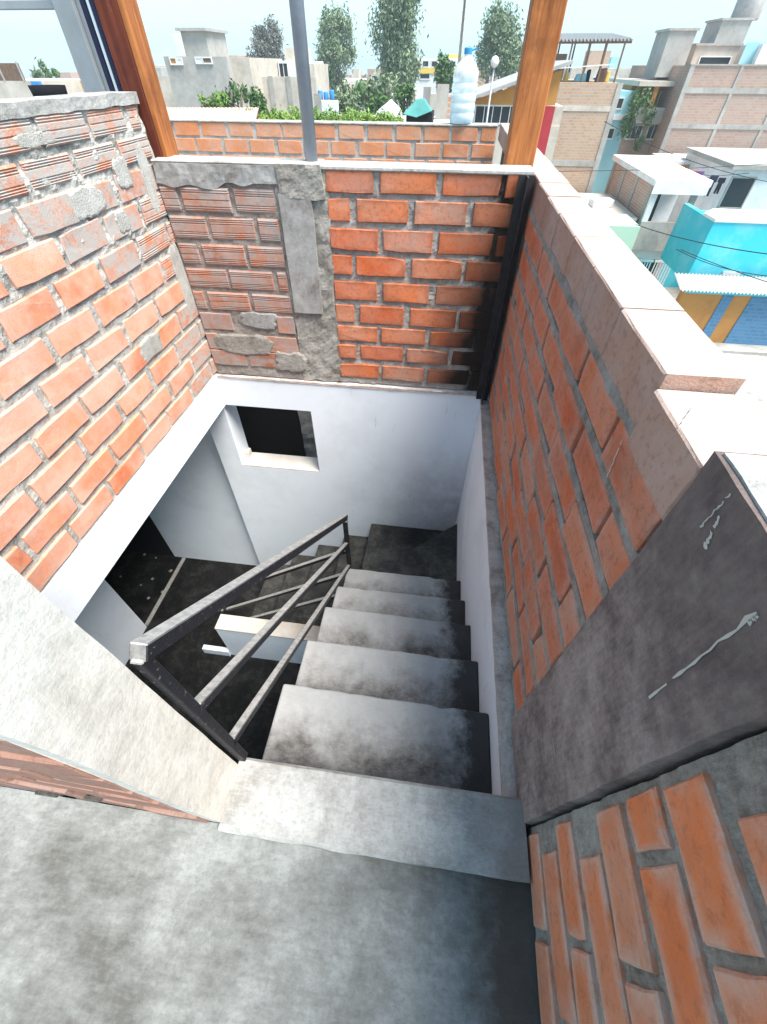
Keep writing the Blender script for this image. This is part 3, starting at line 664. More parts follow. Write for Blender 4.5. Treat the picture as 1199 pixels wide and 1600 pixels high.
# ================================================================= neighbourhood
GZ = -7.0
M.update(
    ground=m_cement('dusty_ground', (.26, .24, .215), (.34, .32, .29), (.19, .175, .155), .15, .95, .1),
    asphalt=m_cement('road_concrete', (.38, .365, .345), (.44, .425, .405), None, .8, .95, .2),
    fbrick=m_farbrick('far_brick', (.40, .235, .15), (.47, .30, .20), (.42, .35, .29), 1.15),
    fbrick2=m_farbrick('far_brick_pink', (.38, .22, .165), (.43, .28, .22), (.37, .32, .28), 1.1),
    fbrick3=m_farbrick('far_brick_red', (.42, .21, .14), (.47, .28, .20), (.46, .42, .38), 1.2),
    fconc=m_cement('far_concrete', (.37, .345, .315), (.44, .42, .39), (.28, .26, .235), .6, .95, .1),
    fbeige=m_cement('far_beige', (.52, .46, .39), (.60, .54, .47), (.40, .35, .29), .5, .95, .1),
    fwhite=m_paint('far_white', (.76, .76, .76), (.5, .48, .46), .5, .8, .7),
    turq=m_paint('turquoise_paint', (.04, .50, .62), (.22, .58, .66), .6, .7, .8),
    aqua=m_paint('aqua_paint', (.30, .60, .66), (.4, .55, .58), .4, .7, .8),
    mint=m_paint('mint_paint', (.36, .55, .42), (.4, .5, .42), .4, .7, .8),
    ochre=m_paint('ochre_paint', (.46, .21, .05), (.34, .15, .045), .6, .7, 1.5),
    fyellow=m_paint('yellow_paint', (.75, .52, .08), (.6, .45, .2), .3, .7, .8),
    bluetile=m_farbrick('blue_tile', (.06, .17, .30), (.08, .21, .36), (.12, .22, .34), .9, .1),
    glass_d=m_plain('dark_glass', (.03, .035, .04), .15),
    frame_w=m_plain('white_frame', (.7, .7, .7), .5),
    rust=m_plain('rusty_iron', (.20, .12, .08), .8, 0, .4, 5),
    tin=m_plain('tin_sheet', (.45, .42, .40), .6, .2, .3, 4),
    pinktin=m_plain('pink_tin_sheet', (.62, .36, .31), .6, 0, .2, 2),
    whitetin=m_plain('white_fibre_sheet', (.66, .65, .62), .8, 0, .2, 3),
    teal=m_plain('teal_tarp', (.08, .28, .26), .6, 0, .3, 3),
    black=m_plain('black_cloth', (.012, .012, .016), .9),
    navyc=m_plain('navy_cloth', (.03, .03, .07), .9), violet=m_plain('violet_cloth', (.2, .08, .3), .9), whitec=m_plain('white_cloth', (.7, .7, .72), .9), redc=m_plain('red_cloth', (.4, .04, .05), .9),
    leaf_grey=m_leaf('eucalyptus_leaf', (.25, .31, .18), (.12, .165, .09)),
    leaf_dry=m_leaf('grey_branch_leaf', (.25, .24, .21), (.13, .13, .11)),
    leaf=m_leaf('green_leaf', (.13, .22, .07), (.05, .10, .035)),
    leaf_lime=m_leaf('lime_leaf', (.24, .36, .08), (.10, .19, .04)),
    bark=m_plain('bark', (.16, .13, .11), .9, 0, .4, 3),
    cable=m_plain('cable_black', (.02, .02, .022), .6),
    blue=m_plain('blue_paint', (.05, .25, .55), .5),
    lampglobe=m_plain('lamp_globe', (.75, .75, .73), .4),
    hillm=m_cement('hill_earth', (.30, .27, .24), (.34, .31, .28), (.26, .24, .21), .01, 1, 0),
)
tag(MB().box((-3000, -300, GZ - .5), (3000, 3000, GZ)).build('ground', M['ground']), kind='structure')
tag(MB().box((XR + 3, 9.2, GZ), (60, 18.6, GZ + .02)).build('road', M['asphalt']), kind='structure')
tag(MB().box((XR + 3, 18.6, GZ), (60, 19.34, GZ + .14)).build('pavement', M['fconc'], None, .01), kind='structure')
own = thing('house', 'plain lower storeys of the house that carries the roof terrace', 'house', (-2, 1, GZ))
MB().box((-4.65, -2.2, GZ), (.46, 4.79, -2.31)).build('wall', M['fbrick3'], own)

def blk(parent, name, x0, x1, y0, y1, z0, z1, mat, bevel=0): return MB().box((x0, y0, z0), (x1, y1, z1)).build(name, M[mat], parent, bevel)
def window(parent, x0, x1, z0, z1, Y, frame='frame_w', glass='glass_d', bars=0, t=.06, face='y'):
    m = MB()
    def b(a0, a1, c0, c1, d0, d1):
        if face == 'y': m.box((a0, Y + d0, c0), (a1, Y + d1, c1))
        else: m.box((Y + d0, a0, c0), (Y + d1, a1, c1))
    b(x0 - t, x0, z0 - t, z1 + t, -.05, .04); b(x1, x1 + t, z0 - t, z1 + t, -.05, .04); b(x0, x1, z1, z1 + t, -.05, .04); b(x0, x1, z0 - t, z0, -.08, .04)
    for k in range(bars):
        xx = x0 + (x1 - x0) * (k + 1) / (bars + 1); b(xx - t * .3, xx + t * .3, z0, z1, -.03, .03)
    w = m.build('window', M[frame], parent)
    m = MB(); b(x0, x1, z0, z1, -.012, .02); g = m.build('pane', M[glass]); subpart(g, w)
    if parent is not None: g.location = (0, 0, 0)
    return w
def wpx(parent, a, b, c, d, Y, **k):
    p, q = onY(a, c, Y), onY(b, d, Y); return window(parent, min(p.x, q.x), max(p.x, q.x), min(p.z, q.z), max(p.z, q.z), Y, **k)
def corrug(name, parent, c00, c10, c01, c11, mat, n=30, amp=.03):
    """corrugated sheet between four corners; ridges run from the 0-edge to the 1-edge"""
    c00, c10, c01, c11 = map(Vector, (c00, c10, c01, c11)); vs = []; fs = []
    for i in range(n * 4 + 1):
        t = i / (n * 4); dz = Vector((0, 0, amp * math.sin(2 * math.pi * t * n)))
        a = c00.lerp(c10, t) + dz; b = c01.lerp(c11, t) + dz
        vs += [a, b, b - Vector((0, 0, .015)), a - Vector((0, 0, .015))]
    for i in range(n * 4):
        k = i * 4
        for j in range(4): fs.append((k + j, k + 4 + j, k + 4 + (j + 1) % 4, k + (j + 1) % 4))
    fs += [(0, 1, 2, 3), (n * 16, n * 16 + 1, n * 16 + 2, n * 16 + 3)]
    o = link(name, mesh(vs, fs, M[mat], name=name), parent, (0, 0, 0)); return o

# ---- E: brick building with pergola
YE = 30.0; a = onY(842, 126, YE); b = onY(964, 122, YE); ez = onY(900, 126, YE).z
e = thing('brick_building', 'plain pink brick building with a tin pergola on its roof', 'building', (a.x, YE, GZ))
blk(e, 'wall', a.x - 1.0, b.x + .1, YE, YE + 9, GZ, ez, 'fbrick')
zc = onY(900, 165, YE).z
blk(e, 'ring_beam', a.x - 1.02, b.x + .12, YE - .03, YE + .1, zc - .12, zc + .08, 'fbeige'); blk(e, 'column', b.x - .12, b.x + .14, YE - .04, YE + .2, GZ, ez, 'fconc')
blk(e, 'column', a.x + .55, a.x + .8, YE - .035, YE + .2, GZ, ez, 'fconc'); zc = onY(900, 252, YE).z
blk(e, 'ring_beam', a.x - 1.02, b.x + .12, YE - .03, YE + .1, zc - .12, zc + .12, 'fconc')
pr = onY(978, 60, YE + 1); pz = pr.z
corrug('pergola_roof', e, (a.x - .5, YE + .6, pz + .02), (pr.x, YE + .6, pz + .05), (a.x - .5, YE + 5, pz + .35), (pr.x, YE + 5, pz + .35), 'tin', 26, .05)
for i in range(5):
    x = a.x + .3 + i * (pr.x - a.x - .6) / 4; MB().bar((x, YE + .7, ez - .05), (x, YE + .7, pz), .07, .07).build('pergola_post', M['rust'], e)
    MB().bar((x, YE + 4.6, ez - .05), (x, YE + 4.6, pz + .3), .07, .07).build('pergola_post', M['rust'], e)
MB().bar((a.x - .4, YE + .7, pz - .06), (pr.x, YE + .7, pz - .04), .06, .08).build('pergola_beam', M['rust'], e)
MB().bar((a.x - .4, YE + .3, ez + .42), (pr.x - .6, YE + .3, ez + .62), .04, .04).build('handrail', M['frame_w'], e)
blk(e, 'roof_hut', a.x - .2, a.x + 1.6, YE + 4.5, YE + 7, ez, ez + 1.0, 'fbrick2')
for i, (dx, m_, w, h) in enumerate(((1.2, 'fyellow', .25, .35), (1.75, 'aqua', .6, .3), (2.3, 'black', .2, .45), (2.8, 'rust', .5, .5), (3.25, 'fyellow', .2, .4))):
    o = MB().prism([(a.x + dx, YE + 1.6, ez), (a.x + dx + w, YE + 1.6, ez), (a.x + dx + w * .9, YE + 1.6, ez + h), (a.x + dx + w * .15, YE + 1.6, ez + h * .92)], (0, .3, 0)).build('roof_clutter', M[m_], None, .03)
    tag(o, ['yellow sack under the tin pergola', 'folded aqua sheet under the tin pergola', 'black bin under the tin pergola', 'rusty chair-height crate under the tin pergola', 'yellow drum by the last pergola post'][i], 'clutter')
# ---- F: small house with dark window and sloping roof, lamp
YF = 19.0; a = onY(735, 158, YF); b = onY(850, 190, YF)
f = thing('house', 'low house with dark window strip and orange board under a sloping roof', 'house', (a.x, YF, GZ))
z0 = onY(740, 192, YF).z; z1 = onY(740, 163, YF).z
blk(f, 'wall', a.x, b.x + .4, YF, YF + 5, GZ, z0 - .02, 'fbeige'); blk(f, 'wall', a.x, b.x + .4, YF + .08, YF + 5, z0 - .02, z1, 'fbeige')
window(f, a.x + .08, a.x + 1.45, z0 + .03, z1 - .02, YF + .06, bars=4, t=.04)
pt = onY(800, 128, YF)
MB().prism([(a.x - .08, YF - .02, z1 + .02), (b.x + .1, YF - .02, z1 + .02), (b.x + .1, YF - .02, pt.z + .3), (a.x - .08, YF - .02, z1 + .1)], (0, .1, 0)).build('fascia_board', M['ochre'], f)
MB().prism([(a.x - .2, YF - .25, z1 + .10), (b.x + .3, YF - .25, pt.z + .42), (b.x + .3, YF - .25, pt.z + .5), (a.x - .2, YF - .25, z1 + .18)], (0, 5.3, 0)).build('roof', M['tin'], f)
blk(f, 'door', b.x - .25, b.x + .12, YF - .03, YF + .02, z0 - 1.3, z1, 'redc')
YL = 17.0; p = onY(766, 96, YL)
lp = thing('street_lamp', 'thin lamp pole with pale globe in front of the low house', 'lamp', (p.x, YL, GZ))
MB().tube([(p.x, YL, GZ), (p.x, YL, p.z - .05)], .04, 8, .025).build('pole', M['greypost'], lp, 0, True)
MB().lathe([(.03, -.1), (.10, -.04), (.12, .02), (.08, .10), (.02, .13)], p, 12).build('globe', M['lampglobe'], lp, 0, True)
# ---- D: aqua house, grey brick facade with windows, orange balcony
YD = 38.0; a = onY(958, 140, YD); b = onY(988, 140, YD); z1 = onY(965, 138, YD).z
d = thing('house', 'narrow aqua house with small dark windows next to the pink brick building', 'house', (a.x, YD, GZ))
blk(d, 'wall', a.x, b.x, YD, YD + 8, GZ, z1, 'aqua'); wpx(d, 957, 964, 150, 165, YD); wpx(d, 943, 950, 197, 212, YD)
zc = onY(950, 178, YD).z; blk(d, 'floor_band', a.x - .02, b.x + .1, YD - .12, YD, zc - .15, zc + .1, 'fwhite')
a2 = b.x + .01; b2 = onY(1060, 130, YD).x; g = thing('house', 'grey brick house with orange balcony behind the hanging plant', 'house', (a2, YD, GZ))
zb0, zb1 = onY(1010, 163, YD).z, onY(1010, 130, YD).z; zw = onY(1000, 188, YD).z
blk(g, 'wall', a2, b2 + 1.5, YD + .0, YD + 8, GZ, zw, 'fbrick2'); blk(g, 'parapet', a2, b2 + 1.5, YD - .3, YD + .0, zw, zb0, 'fbeige')
blk(g, 'balcony_wall', a2, b2 + 1.5, YD + 1.4, YD + 8, zw, zb1, 'ochre'); blk(g, 'roof', a2 - .1, b2 + 1.6, YD - .4, YD + 8, zb1, zb1 + .22, 'fbeige')
blk(g, 'balcony_column', a2 + .9, a2 + 1.15, YD - .28, YD - .05, zb0, zb1, 'ochre'); window(g, a2 + 1.9, a2 + 2.6, zb0 - .6, zb1 - .3, YD + 1.39)
wpx(g, 977, 992, 192, 212, YD, bars=2); wpx(g, 1010, 1025, 190, 212, YD, bars=2)
# ---- C: large brick block on the right with rooftop structures
YC = 36.0; a = onY(1074, 97, YC); z1 = a.z; c = thing('brick_building', 'large bare brick block with concrete frame and rooftop tank tower', 'building', (a.x, YC, GZ))
X0c, X1c = a.x, a.x + 16
blk(c, 'wall', X0c, X1c, YC, YC + 12, GZ, z1, 'fbrick2')
for py in (136, 192): 
    zz = onY(1110, py, YC).z; blk(c, 'ring_beam', X0c - .05, X1c, YC - .05, YC + .1, zz - .11, zz + .11, 'fconc')
for k in range(6): x = X0c + .02 + k * 2.6; blk(c, 'column', x - (.06 if k == 0 else 0), x + .17, YC - .045, YC + .1, GZ, z1, 'fconc')
blk(c, 'coping', X0c - .06, X1c, YC - .06, YC + .2, z1, z1 + .06, 'fconc')
for (x0, x1, t0, dy, m_) in ((1040, 1082, 43, 3, 'fconc'), (1082, 1150, 66, 4, 'fbeige'), (1122, 1168, 26, 6, 'fconc')):
    p, q = onY(x0, t0, YC + dy), onY(x1, t0, YC + dy); blk(c, 'roof_structure', p.x, q.x, YC + dy, YC + dy + 2.5, z1 - .5, p.z, m_)
    blk(c, 'structure_roof', p.x - .1, q.x + .1, YC + dy - .1, YC + dy + 2.6, p.z, p.z + .1, 'tin')
wpx(c, 1088, 1130, 84, 96, YC + 4, glass='glass_d'); p = onY(1158, 28, YC + 6); q = onY(1182, 2, YC + 6)
MB().lathe([(.75, 0), (.8, .1), (.8, 1.2), (.6, 1.5), (.2, 1.6)], (p.x + .3, YC + 7.2, p.z + .1), 16).build('water_tank', M['tin'], c, 0, True)
p, q = onY(1160, 60, YC + 2.5), onY(1190, 95, YC + 2.5); blk(c, 'poster_board', p.x, q.x, YC + 2.45, YC + 2.5, z1 + .06, p.z, 'aqua')
p = onY(1186, 62, YC + 2); blk(c, 'roof_structure', p.x, p.x + 4, YC + 2, YC + 5, z1 + .05, p.z, 'fwhite')
# ---- B: house with white flat roof
YBh = 24.0; zr = -2.0; b = thing('house', 'concrete house with white flat roof, open balcony and brick side', 'house', (9, YBh, GZ))
xa = onY(1030, 278, YBh).x; xb = onY(1102, 282, YBh).x
blk(b, 'side_wall', xa - .15, xa + .1, YBh + .5, 31, GZ, zr - .25, 'fbrick3'); blk(b, 'wall', xa + .1, xb - .1, YBh + 2.2, 31, GZ, zr - .25, 'fwhite')
for y in (YBh + .3, YBh + 2.5, YBh + 4.7, 30.8): blk(b, 'column', xa - .2, xa + .12, y, y + .3, GZ, zr - .25, 'fconc')
blk(b, 'roof', xa - .35, xb + .1, YBh - .1, 31.2, zr - .22, zr, 'fwhite'); blk(b, 'fascia', xa - .3, xb + .05, YBh - .14, YBh - .1, zr - .50, zr - .02, 'fwhite')
zp1, zp0 = onY(1040, 343, YBh).z, onY(1030, 388, YBh).z
blk(b, 'balcony_parapet', xa - .2, xb - .2, YBh, YBh + .15, zp0, zp1, 'fconc'); blk(b, 'balcony_floor', xa - .2, xb - .2, YBh + .15, YBh + 2.2, zp0, zp0 + .15, 'fconc')
blk(b, 'front_column', xa - .2, xa + .05, YBh + .001, YBh + .15, zp1, zr - .49, 'fwhite'); blk(b, 'front_column', xb - .45, xb - .2, YBh + .001, YBh + .15, zp1, zr - .49, 'fconc')
blk(b, 'balcony_back', xa + .1, xb - .9, YBh + 2.15, YBh + 2.2, zp0, zr - .25, 'black')
blk(b, 'lower_wall', xa - .1, xb - .3, YBh + .2, YBh + .35, GZ, zp0, 'fwhite')
zg1, zg0 = zp0 - .1, GZ
for k in range(2):
    gx = xa + .2 + k * 1.0; gt = MB()
    for i in range(7): gt.box((gx + i * .13, YBh + .1, zg0), (gx + i * .13 + .05, YBh + .14, zg1 - .35))
    gt.box((gx - .04, YBh + .09, zg1 - .4), (gx + .9, YBh + .15, zg1 - .3)); gt.build('gate', M['aqua' if k == 0 else 'frame_w'], b)
blk(b, 'gate_recess', xa + .1, xb - .5, YBh + .17, YBh + .195, GZ, zg1 - .3, 'glass_d')
gm = thing('garden_wall', 'mint green wall stub beside the white-roofed house', 'wall', (7.5, 22, GZ)); p, q = onY(962, 347, 22), onY(997, 350, 22)
blk(gm, 'wall', p.x - .5, q.x, 22, 24.2, GZ, q.z, 'mint')
lo = thing('house', 'low beige roof with crates between parapet and white-roofed house', 'house', (6.5, 25, GZ)); p, q = onY(930, 300, 25), onY(985, 350, 25)
blk(lo, 'wall', p.x - 1.5, xa - .36, 24.25, 29.5, GZ, q.z + .4, 'fbrick'); blk(lo, 'roof', p.x - 1.6, xa - .36, 24.2, 29.6, q.z + .4, q.z + .5, 'fbeige')
o = MB().prism([(p.x + .2, 26, q.z + .5), (p.x + 1.2, 26.2, q.z + .5), (p.x + 1.1, 26.9, q.z + .5), (p.x + .1, 26.7, q.z + .5)], (0, 0, .3)).build('crate', M['fwhite'], None, .02); tag(o, 'white crate lying on the low beige roof', 'crate')
# ---- A: turquoise corner house
YA = 19.35; xl = onY(1063, 455, YA).x; xr = 17.5
t = thing('house', 'turquoise house with ochre and blue tiled front under a fibre-sheet eave', 'house', (xl, YA, GZ))
ze = onY(1130, 450, YA).z; blk(t, 'front_wall', xl, xr, YA, YA + .3, GZ, ze, 'ochre')
for (pa, pb, m_) in ((1108, 1124, 'bluetile'), (1152, 1330, 'bluetile')):
    p, q = onY(pa, 490, YA), onY(pb, 490, YA); blk(t, 'tile_panel', p.x, q.x, YA - .04, YA - .001, GZ + .0, ze - .02, m_)
blk(t, 'eave_board', xl - .1, xr, YA - .35, YA + .0, ze, ze + .12, 'turq')
zt_ = onY(1130, 434, YA).z
corrug('eave_sheet', t, (xl - .4, YA - .5, ze + .14), (xr, YA - .5, ze + .14), (xl - .4, YA + .6, zt_ + .04), (xr, YA + .6, zt_ + .04), 'whitetin', 60, .04)
YT = YA + .95; ztop = onY(1150, 342, YT).z; xw = onY(1068, 432, YT).x
blk(t, 'upper_wall', xw, xr, YT, YT + .2, ze, ztop, 'turq'); blk(t, 'upper_wall', xw, xw + .2, YT + .201, YT + 3.2, ze, ztop, 'turq')
MB().prism([(xw - .03, YT - .05, ztop), (xr, YT - .05, ztop + .02), (xr, YT + 1.6, ztop + .02), (xw + .6, YT + 1.8, ztop), (xw - .05, YT + 1.0, ztop)], (0, 0, .1)).build('rough_slab', M['fwhite'], t, .01)
blk(t, 'vent', onY(1120, 430, YT).x, onY(1148, 430, YT).x, YT - .06, YT, onY(1130, 433, YT).z + .22, onY(1130, 428, YT).z + .24, 'frame_w')
cy = thing('courtyard_wall', 'turquoise courtyard wall behind the open balcony', 'wall', (xb, 26, GZ)); p = onY(1050, 320, 26.5); q = onY(1125, 335, 26.5)
blk(cy, 'wall', p.x + .7, q.x + 1.2, 26.5, 26.7, GZ, p.z - .1, 'turq'); blk(cy, 'wall', q.x + 1.0, q.x + 1.2, 23.4, 26.499, GZ, p.z - .1, 'turq')
wv = thing('house', 'white plastered house with narrow door behind the laundry line', 'house', (15, 27, GZ)); p, q = onY(1143, 258, 27), onY(1199, 345, 27)
blk(wv, 'wall', p.x, p.x + 9, 27, 33, GZ, p.z, 'fwhite'); wpx(wv, 1140, 1152, 272, 318, 27, glass='glass_d', frame='fconc'); blk(wv, 'roof', p.x - .2, p.x + 9, 26.8, 33, p.z, p.z + .18, 'fconc')
hl = thing('house', 'white roof terrace with low orange wall behind the laundry', 'house', (12, 31, GZ)); p = onY(1065, 243, 32)
blk(hl, 'wall', p.x - .8, p.x + 8, 32, 35, GZ, p.z - .1, 'fwhite'); blk(hl, 'orange_wall', p.x - .5, p.x + 1.6, 31.95, 32, p.z - .75, p.z - .25, 'ochre')
# ---- laundry
YLn = 26.0
for i, (x, y0, y1, w, m_, lab) in enumerate(((1101, 272, 300, 9, 'black', 'black trousers hanging on the laundry line'), (1113, 268, 302, 9, 'navyc', 'navy shirt hanging on the laundry line'), (1125, 272, 298, 8, 'black', 'black shirt at the end of the laundry line'), (1092, 262, 275, 7, 'violet', 'violet cloth on the laundry line'), (1083, 262, 278, 6, 'redc', 'red cloth on the laundry line'))):
    p, q = onY(x, y0, YLn + .1 * i), onY(x, y1, YLn + .1 * i); ww = onY(x + w, y0, YLn).x - onY(x, y0, YLn).x; h = p.z - q.z
    o = MB().prism([(p.x - ww * .7, p.y, p.z), (p.x + ww * .7, p.y, p.z), (p.x + ww * .75, p.y, p.z - h * .3), (p.x + ww * .45, p.y, p.z - h * .35), (p.x + ww * .5, p.y, p.z - h), (p.x + ww * .08, p.y, p.z - h * .97), (p.x, p.y, p.z - h * .6), (p.x - ww * .1, p.y, p.z - h), (p.x - ww * .5, p.y, p.z - h * .95), (p.x - ww * .45, p.y, p.z - h * .3), (p.x - ww * .75, p.y, p.z - h * .25)], (0, .04, 0)).build('garment', M[m_], None, .01); tag(o, lab, 'clothing', 'laundry on the line')
p = onY(1108, 270, YLn); lc = MB().tube([(xb + .1, YLn, p.z + .12), (p.x, YLn, p.z), (onY(1143, 265, YLn).x + .6, YLn, p.z + .15)], .012, 5).build('laundry_line', M['cable']); tag(lc, 'thin laundry line holding dark clothes', 'line')
# ---- cables
def cable(name, label, pa, pb, Ya, Yb, sag, r=.012):
    a, b = onY(*pa, Ya), onY(*pb, Yb); a = a + (a - b) * .15; b = b + (b - a) * .35
    o = MB().tube([a.lerp(b, t / 20) - Vector((0, 0, sag * 4 * (t / 20) * (1 - t / 20))) for t in range(21)], r, 5).build(name, M['cable'], None, 0, True); tag(o, label, 'cable', 'cables strung over the street')
cable('power_cable', 'black power cable crossing above the turquoise wall', (1010, 350), (1199, 382), 17, 13, .15)
cable('power_cable', 'black power cable running just over the fibre-sheet eave', (1070, 388), (1199, 415), 16, 14, .2, .010)
cable('power_cable', 'thin cable sloping across the turquoise wall towards the street', (1075, 390), (1199, 432), 15.5, 12.5, .05, .010)
cable('power_cable', 'thin cable over the white flat roof', (890, 262), (1199, 245), 18, 22, .1, .009)
cable('power_cable', 'thin cable in front of the large brick block', (970, 195), (1199, 262), 20, 18, .3, .009)
for i, (pxp, pyt, Y) in enumerate(((1062, 165, 21),)):
    p = onY(pxp, pyt, Y)

# ---------------------------------------------------------------- plants
def leafcloud(name, parent, lobes, n, size, mat, seed, droop=.0, clump=70):
    r = random.Random(seed); vs = []; fs = []
    for _ in range(n // clump):
        c, rad_ = r.choice(lobes); c = Vector(c)
        while True:
            d = Vector((r.uniform(-1, 1), r.uniform(-1, 1), r.uniform(-1, 1)))
            if .2 < d.length < 1: break
        cc = c + Vector((d.x * rad_[0], d.y * rad_[1], d.z * rad_[2])); cr = r.uniform(.18, .46) * (rad_[0] + rad_[2]) * .5
        for _ in range(clump):
            q = cc + Vector((r.gauss(0, .55), r.gauss(0, .55), r.gauss(0, .55 + droop))) * cr
            u = Vector((r.uniform(-1, 1), r.uniform(-1, 1), r.uniform(-1, 1) - droop)).normalized(); v = u.orthogonal().normalized()
            v = Matrix.Rotation(r.uniform(0, 6.28), 3, u) @ v; s = size * r.uniform(.6, 1.3)
            k = len(vs); vs += [q - u * s, q + v * s * .35, q + u * s, q - v * s * .35]; fs.append((k, k + 1, k + 2, k + 3))
    me = bpy.data.meshes.new(name); me.from_pydata([tuple(v) for v in vs], [], fs); me.materials.append(M[mat]); return link(name, me, parent, (0, 0, 0))
def tree(name, label, base, top_z, lobes, n, size, mat, seed, limbs=7, tr=.22, droop=.2):
    t = thing(name, label, 'tree', base); r = random.Random(seed); base = Vector(base); mb = MB()
    top = Vector((base.x + r.uniform(-.3, .3), base.y, top_z)); pts = [base.lerp(top, k / 6) + Vector((r.uniform(-.15, .15), r.uniform(-.15, .15), 0)) * (k > 0) for k in range(7)]
    mb.tube(pts, tr, 8, tr * .25)
    for k in range(limbs):
        c, rr = lobes[k % len(lobes)]; s = pts[2 + k % 4]; e = Vector(c) + Vector((r.uniform(-.6, .6) * rr[0], r.uniform(-.6, .6) * rr[1], r.uniform(-.2, .6) * rr[2]))
        mb.tube([s, s.lerp(e, .5) + Vector((0, 0, .3)), e], tr * .4, 6, .03)
    mb.build('trunk', M['bark'], t, 0, True); leafcloud('crown', t, lobes, n, size, mat, seed, droop); return t
def px_tree(name, label, boxes, Y, n, size, mat, seed, foot=None, **k):
    lobes = []
    for x0, x1, y0, y1 in boxes:
        p, q = onY(x0, y0, Y), onY(x1, y1, Y); w = abs(q.x - p.x) / 2; h = abs(p.z - q.z) / 2
        lobes.append((((p.x + q.x) / 2, Y + R.uniform(-.3, .3) * w, (p.z + q.z) / 2), (w * 1.05, w * 1.05, h * .95)))
    f = onY(foot[0], foot[1], Y) if foot else Vector((lobes[0][0][0], Y, 0)); topz = max(l[0][2] + l[1][2] * .5 for l in lobes)
    return tree(name, label, (f.x, Y, GZ), topz, lobes, n, size, mat, seed, **k)
px_tree('eucalyptus_tree', 'greyish half-bare tree with thin twin tops beside the white tower house', [(385, 415, 35, 110), (405, 440, 32, 115), (378, 430, 60, 120)], 62, 6200, .16, 'leaf_dry', 3, (408, 150))
px_tree('eucalyptus_tree', 'round-topped eucalyptus seen just past the grey pipe', [(484, 542, 18, 70), (490, 545, 60, 105), (484, 530, 100, 135)], 58, 9800, .16, 'leaf_grey', 5, (512, 150))
px_tree('eucalyptus_tree', 'tallest drooping eucalyptus rising above the green shrubs', [(585, 648, -25, 50), (573, 640, 20, 90), (590, 645, 70, 135)], 52, 13500, .16, 'leaf_grey', 7, (612, 150), droop=.5)
px_tree('eucalyptus_tree', 'eucalyptus partly hidden by the varnished post', [(745, 795, 18, 70), (740, 806, 50, 115), (760, 815, 60, 118)], 55, 9800, .16, 'leaf_grey', 9, (775, 150), droop=.3)
px_tree('leafy_tree', 'small bright green tree in front of the yellow school', [(668, 700, 88, 118), (674, 702, 105, 142)], 40, 1600, .16, 'leaf', 11, (686, 150))
px_tree('shrub_tree', 'pale green bushy shrub at the foot of the tall eucalyptus', [(560, 620, 118, 172), (545, 585, 130, 175)], 34, 2600, .14, 'leaf_grey', 13, (590, 180))
px_tree('shrub_tree', 'bright green bush beside the teal tarp', [(610, 648, 135, 170), (572, 612, 150, 178)], 26, 1800, .10, 'leaf', 15, (628, 180))
px_tree('leafy_tree', 'small tree over the rooftops beyond the steel post', [(40, 75, 105, 130), (60, 85, 115, 132)], 50, 900, .18, 'leaf', 17, (58, 140))
px_tree('leafy_tree', 'dark bush on the wall by the grey tower house', [(340, 385, 128, 170), (320, 360, 150, 170)], 22, 1400, .09, 'leaf', 19, (360, 180))
px_tree('shrub_tree', 'low green shrub leaning over the long beige wall', [(375, 402, 132, 178), (392, 415, 150, 180)], 20, 1500, .08, 'leaf', 27, (392, 185))
px_tree('shrub_tree', 'yellow-green weeds sprouting above the pink tin roof', [(318, 352, 146, 172), (300, 330, 158, 174)], 18, 900, .07, 'leaf_lime', 29, (330, 180))
px_tree('shrub_tree', 'grey-green bush spreading between pipe and palm', [(520, 556, 128, 172), (500, 535, 150, 178)], 28, 1800, .11, 'leaf_grey', 33, (530, 180))
# palm
Yp = 30; p = onY(556, 170, Yp); q = onY(556, 128, Yp); pm = thing('palm_tree', 'young palm with upright fronds among the shrubs', 'palm', (p.x, Yp, GZ))
MB().tube([(p.x, Yp, GZ), (p.x - .1, Yp, p.z + .1)], .14, 8, .1).build('trunk', M['bark'], pm, 0, True)
for k in range(11):
    a = k / 11 * 6.28; vs = []; fs = []; L = (q.z - p.z) * R.uniform(.8, 1.25); sp = R.uniform(.25, .8)
    for i in range(7):
        s = i / 6; c = Vector((p.x - .1 + math.cos(a) * sp * s * L * .8, Yp + math.sin(a) * sp * s * L * .8, p.z + .1 + L * (s - .45 * s * s * sp))); w = .22 * math.sin(math.pi * min(.97, s * .9 + .1))
        t_ = Vector((-math.sin(a), math.cos(a), 0)); vs += [c - t_ * w - Vector((0, 0, w * .5)), c, c + t_ * w - Vector((0, 0, w * .5))]
    for i in range(6):
        for j in (0, 1): fs.append((i * 3 + j, i * 3 + 3 + j, i * 3 + 4 + j, i * 3 + 1 + j))
    link('frond', mesh(vs, fs, M['leaf'], name='frond'), pm, (0, 0, 0))
# hanging plant on the grey brick house
p, q = onY(990, 150, 37.4), onY(988, 232, 37.4)
hp = thing('hanging_plant', 'green plant trailing down the grey brick house', 'plant', (p.x, 37.4, q.z))
leafcloud('foliage', hp, [((p.x + .1, 37.4, p.z), (.75, .4, .55)), ((p.x, 37.4, p.z - .9), (.35, .3, .8)), ((q.x, 37.4, (p.z + q.z) / 2), (.25, .25, (p.z - q.z) / 2))], 1600, .11, 'leaf', 21, .4)
MB().tube([(p.x, 37.4, p.z - .3), (q.x, 37.5, q.z)], .04, 5).build('stem', M['bark'], hp)
# vine carpet on the neighbour's roof
vn = leafcloud('vine_carpet', None, [(onY(x, 187 + 2 * (i % 2), 13), (.55, .5, .09)) for i, x in enumerate(range(385, 606, 20))], 5200, .05, 'leaf_lime', 23, 0, 40)
tag(vn, 'bright green vine spreading over the neighbour roof', 'vine', kind='stuff')
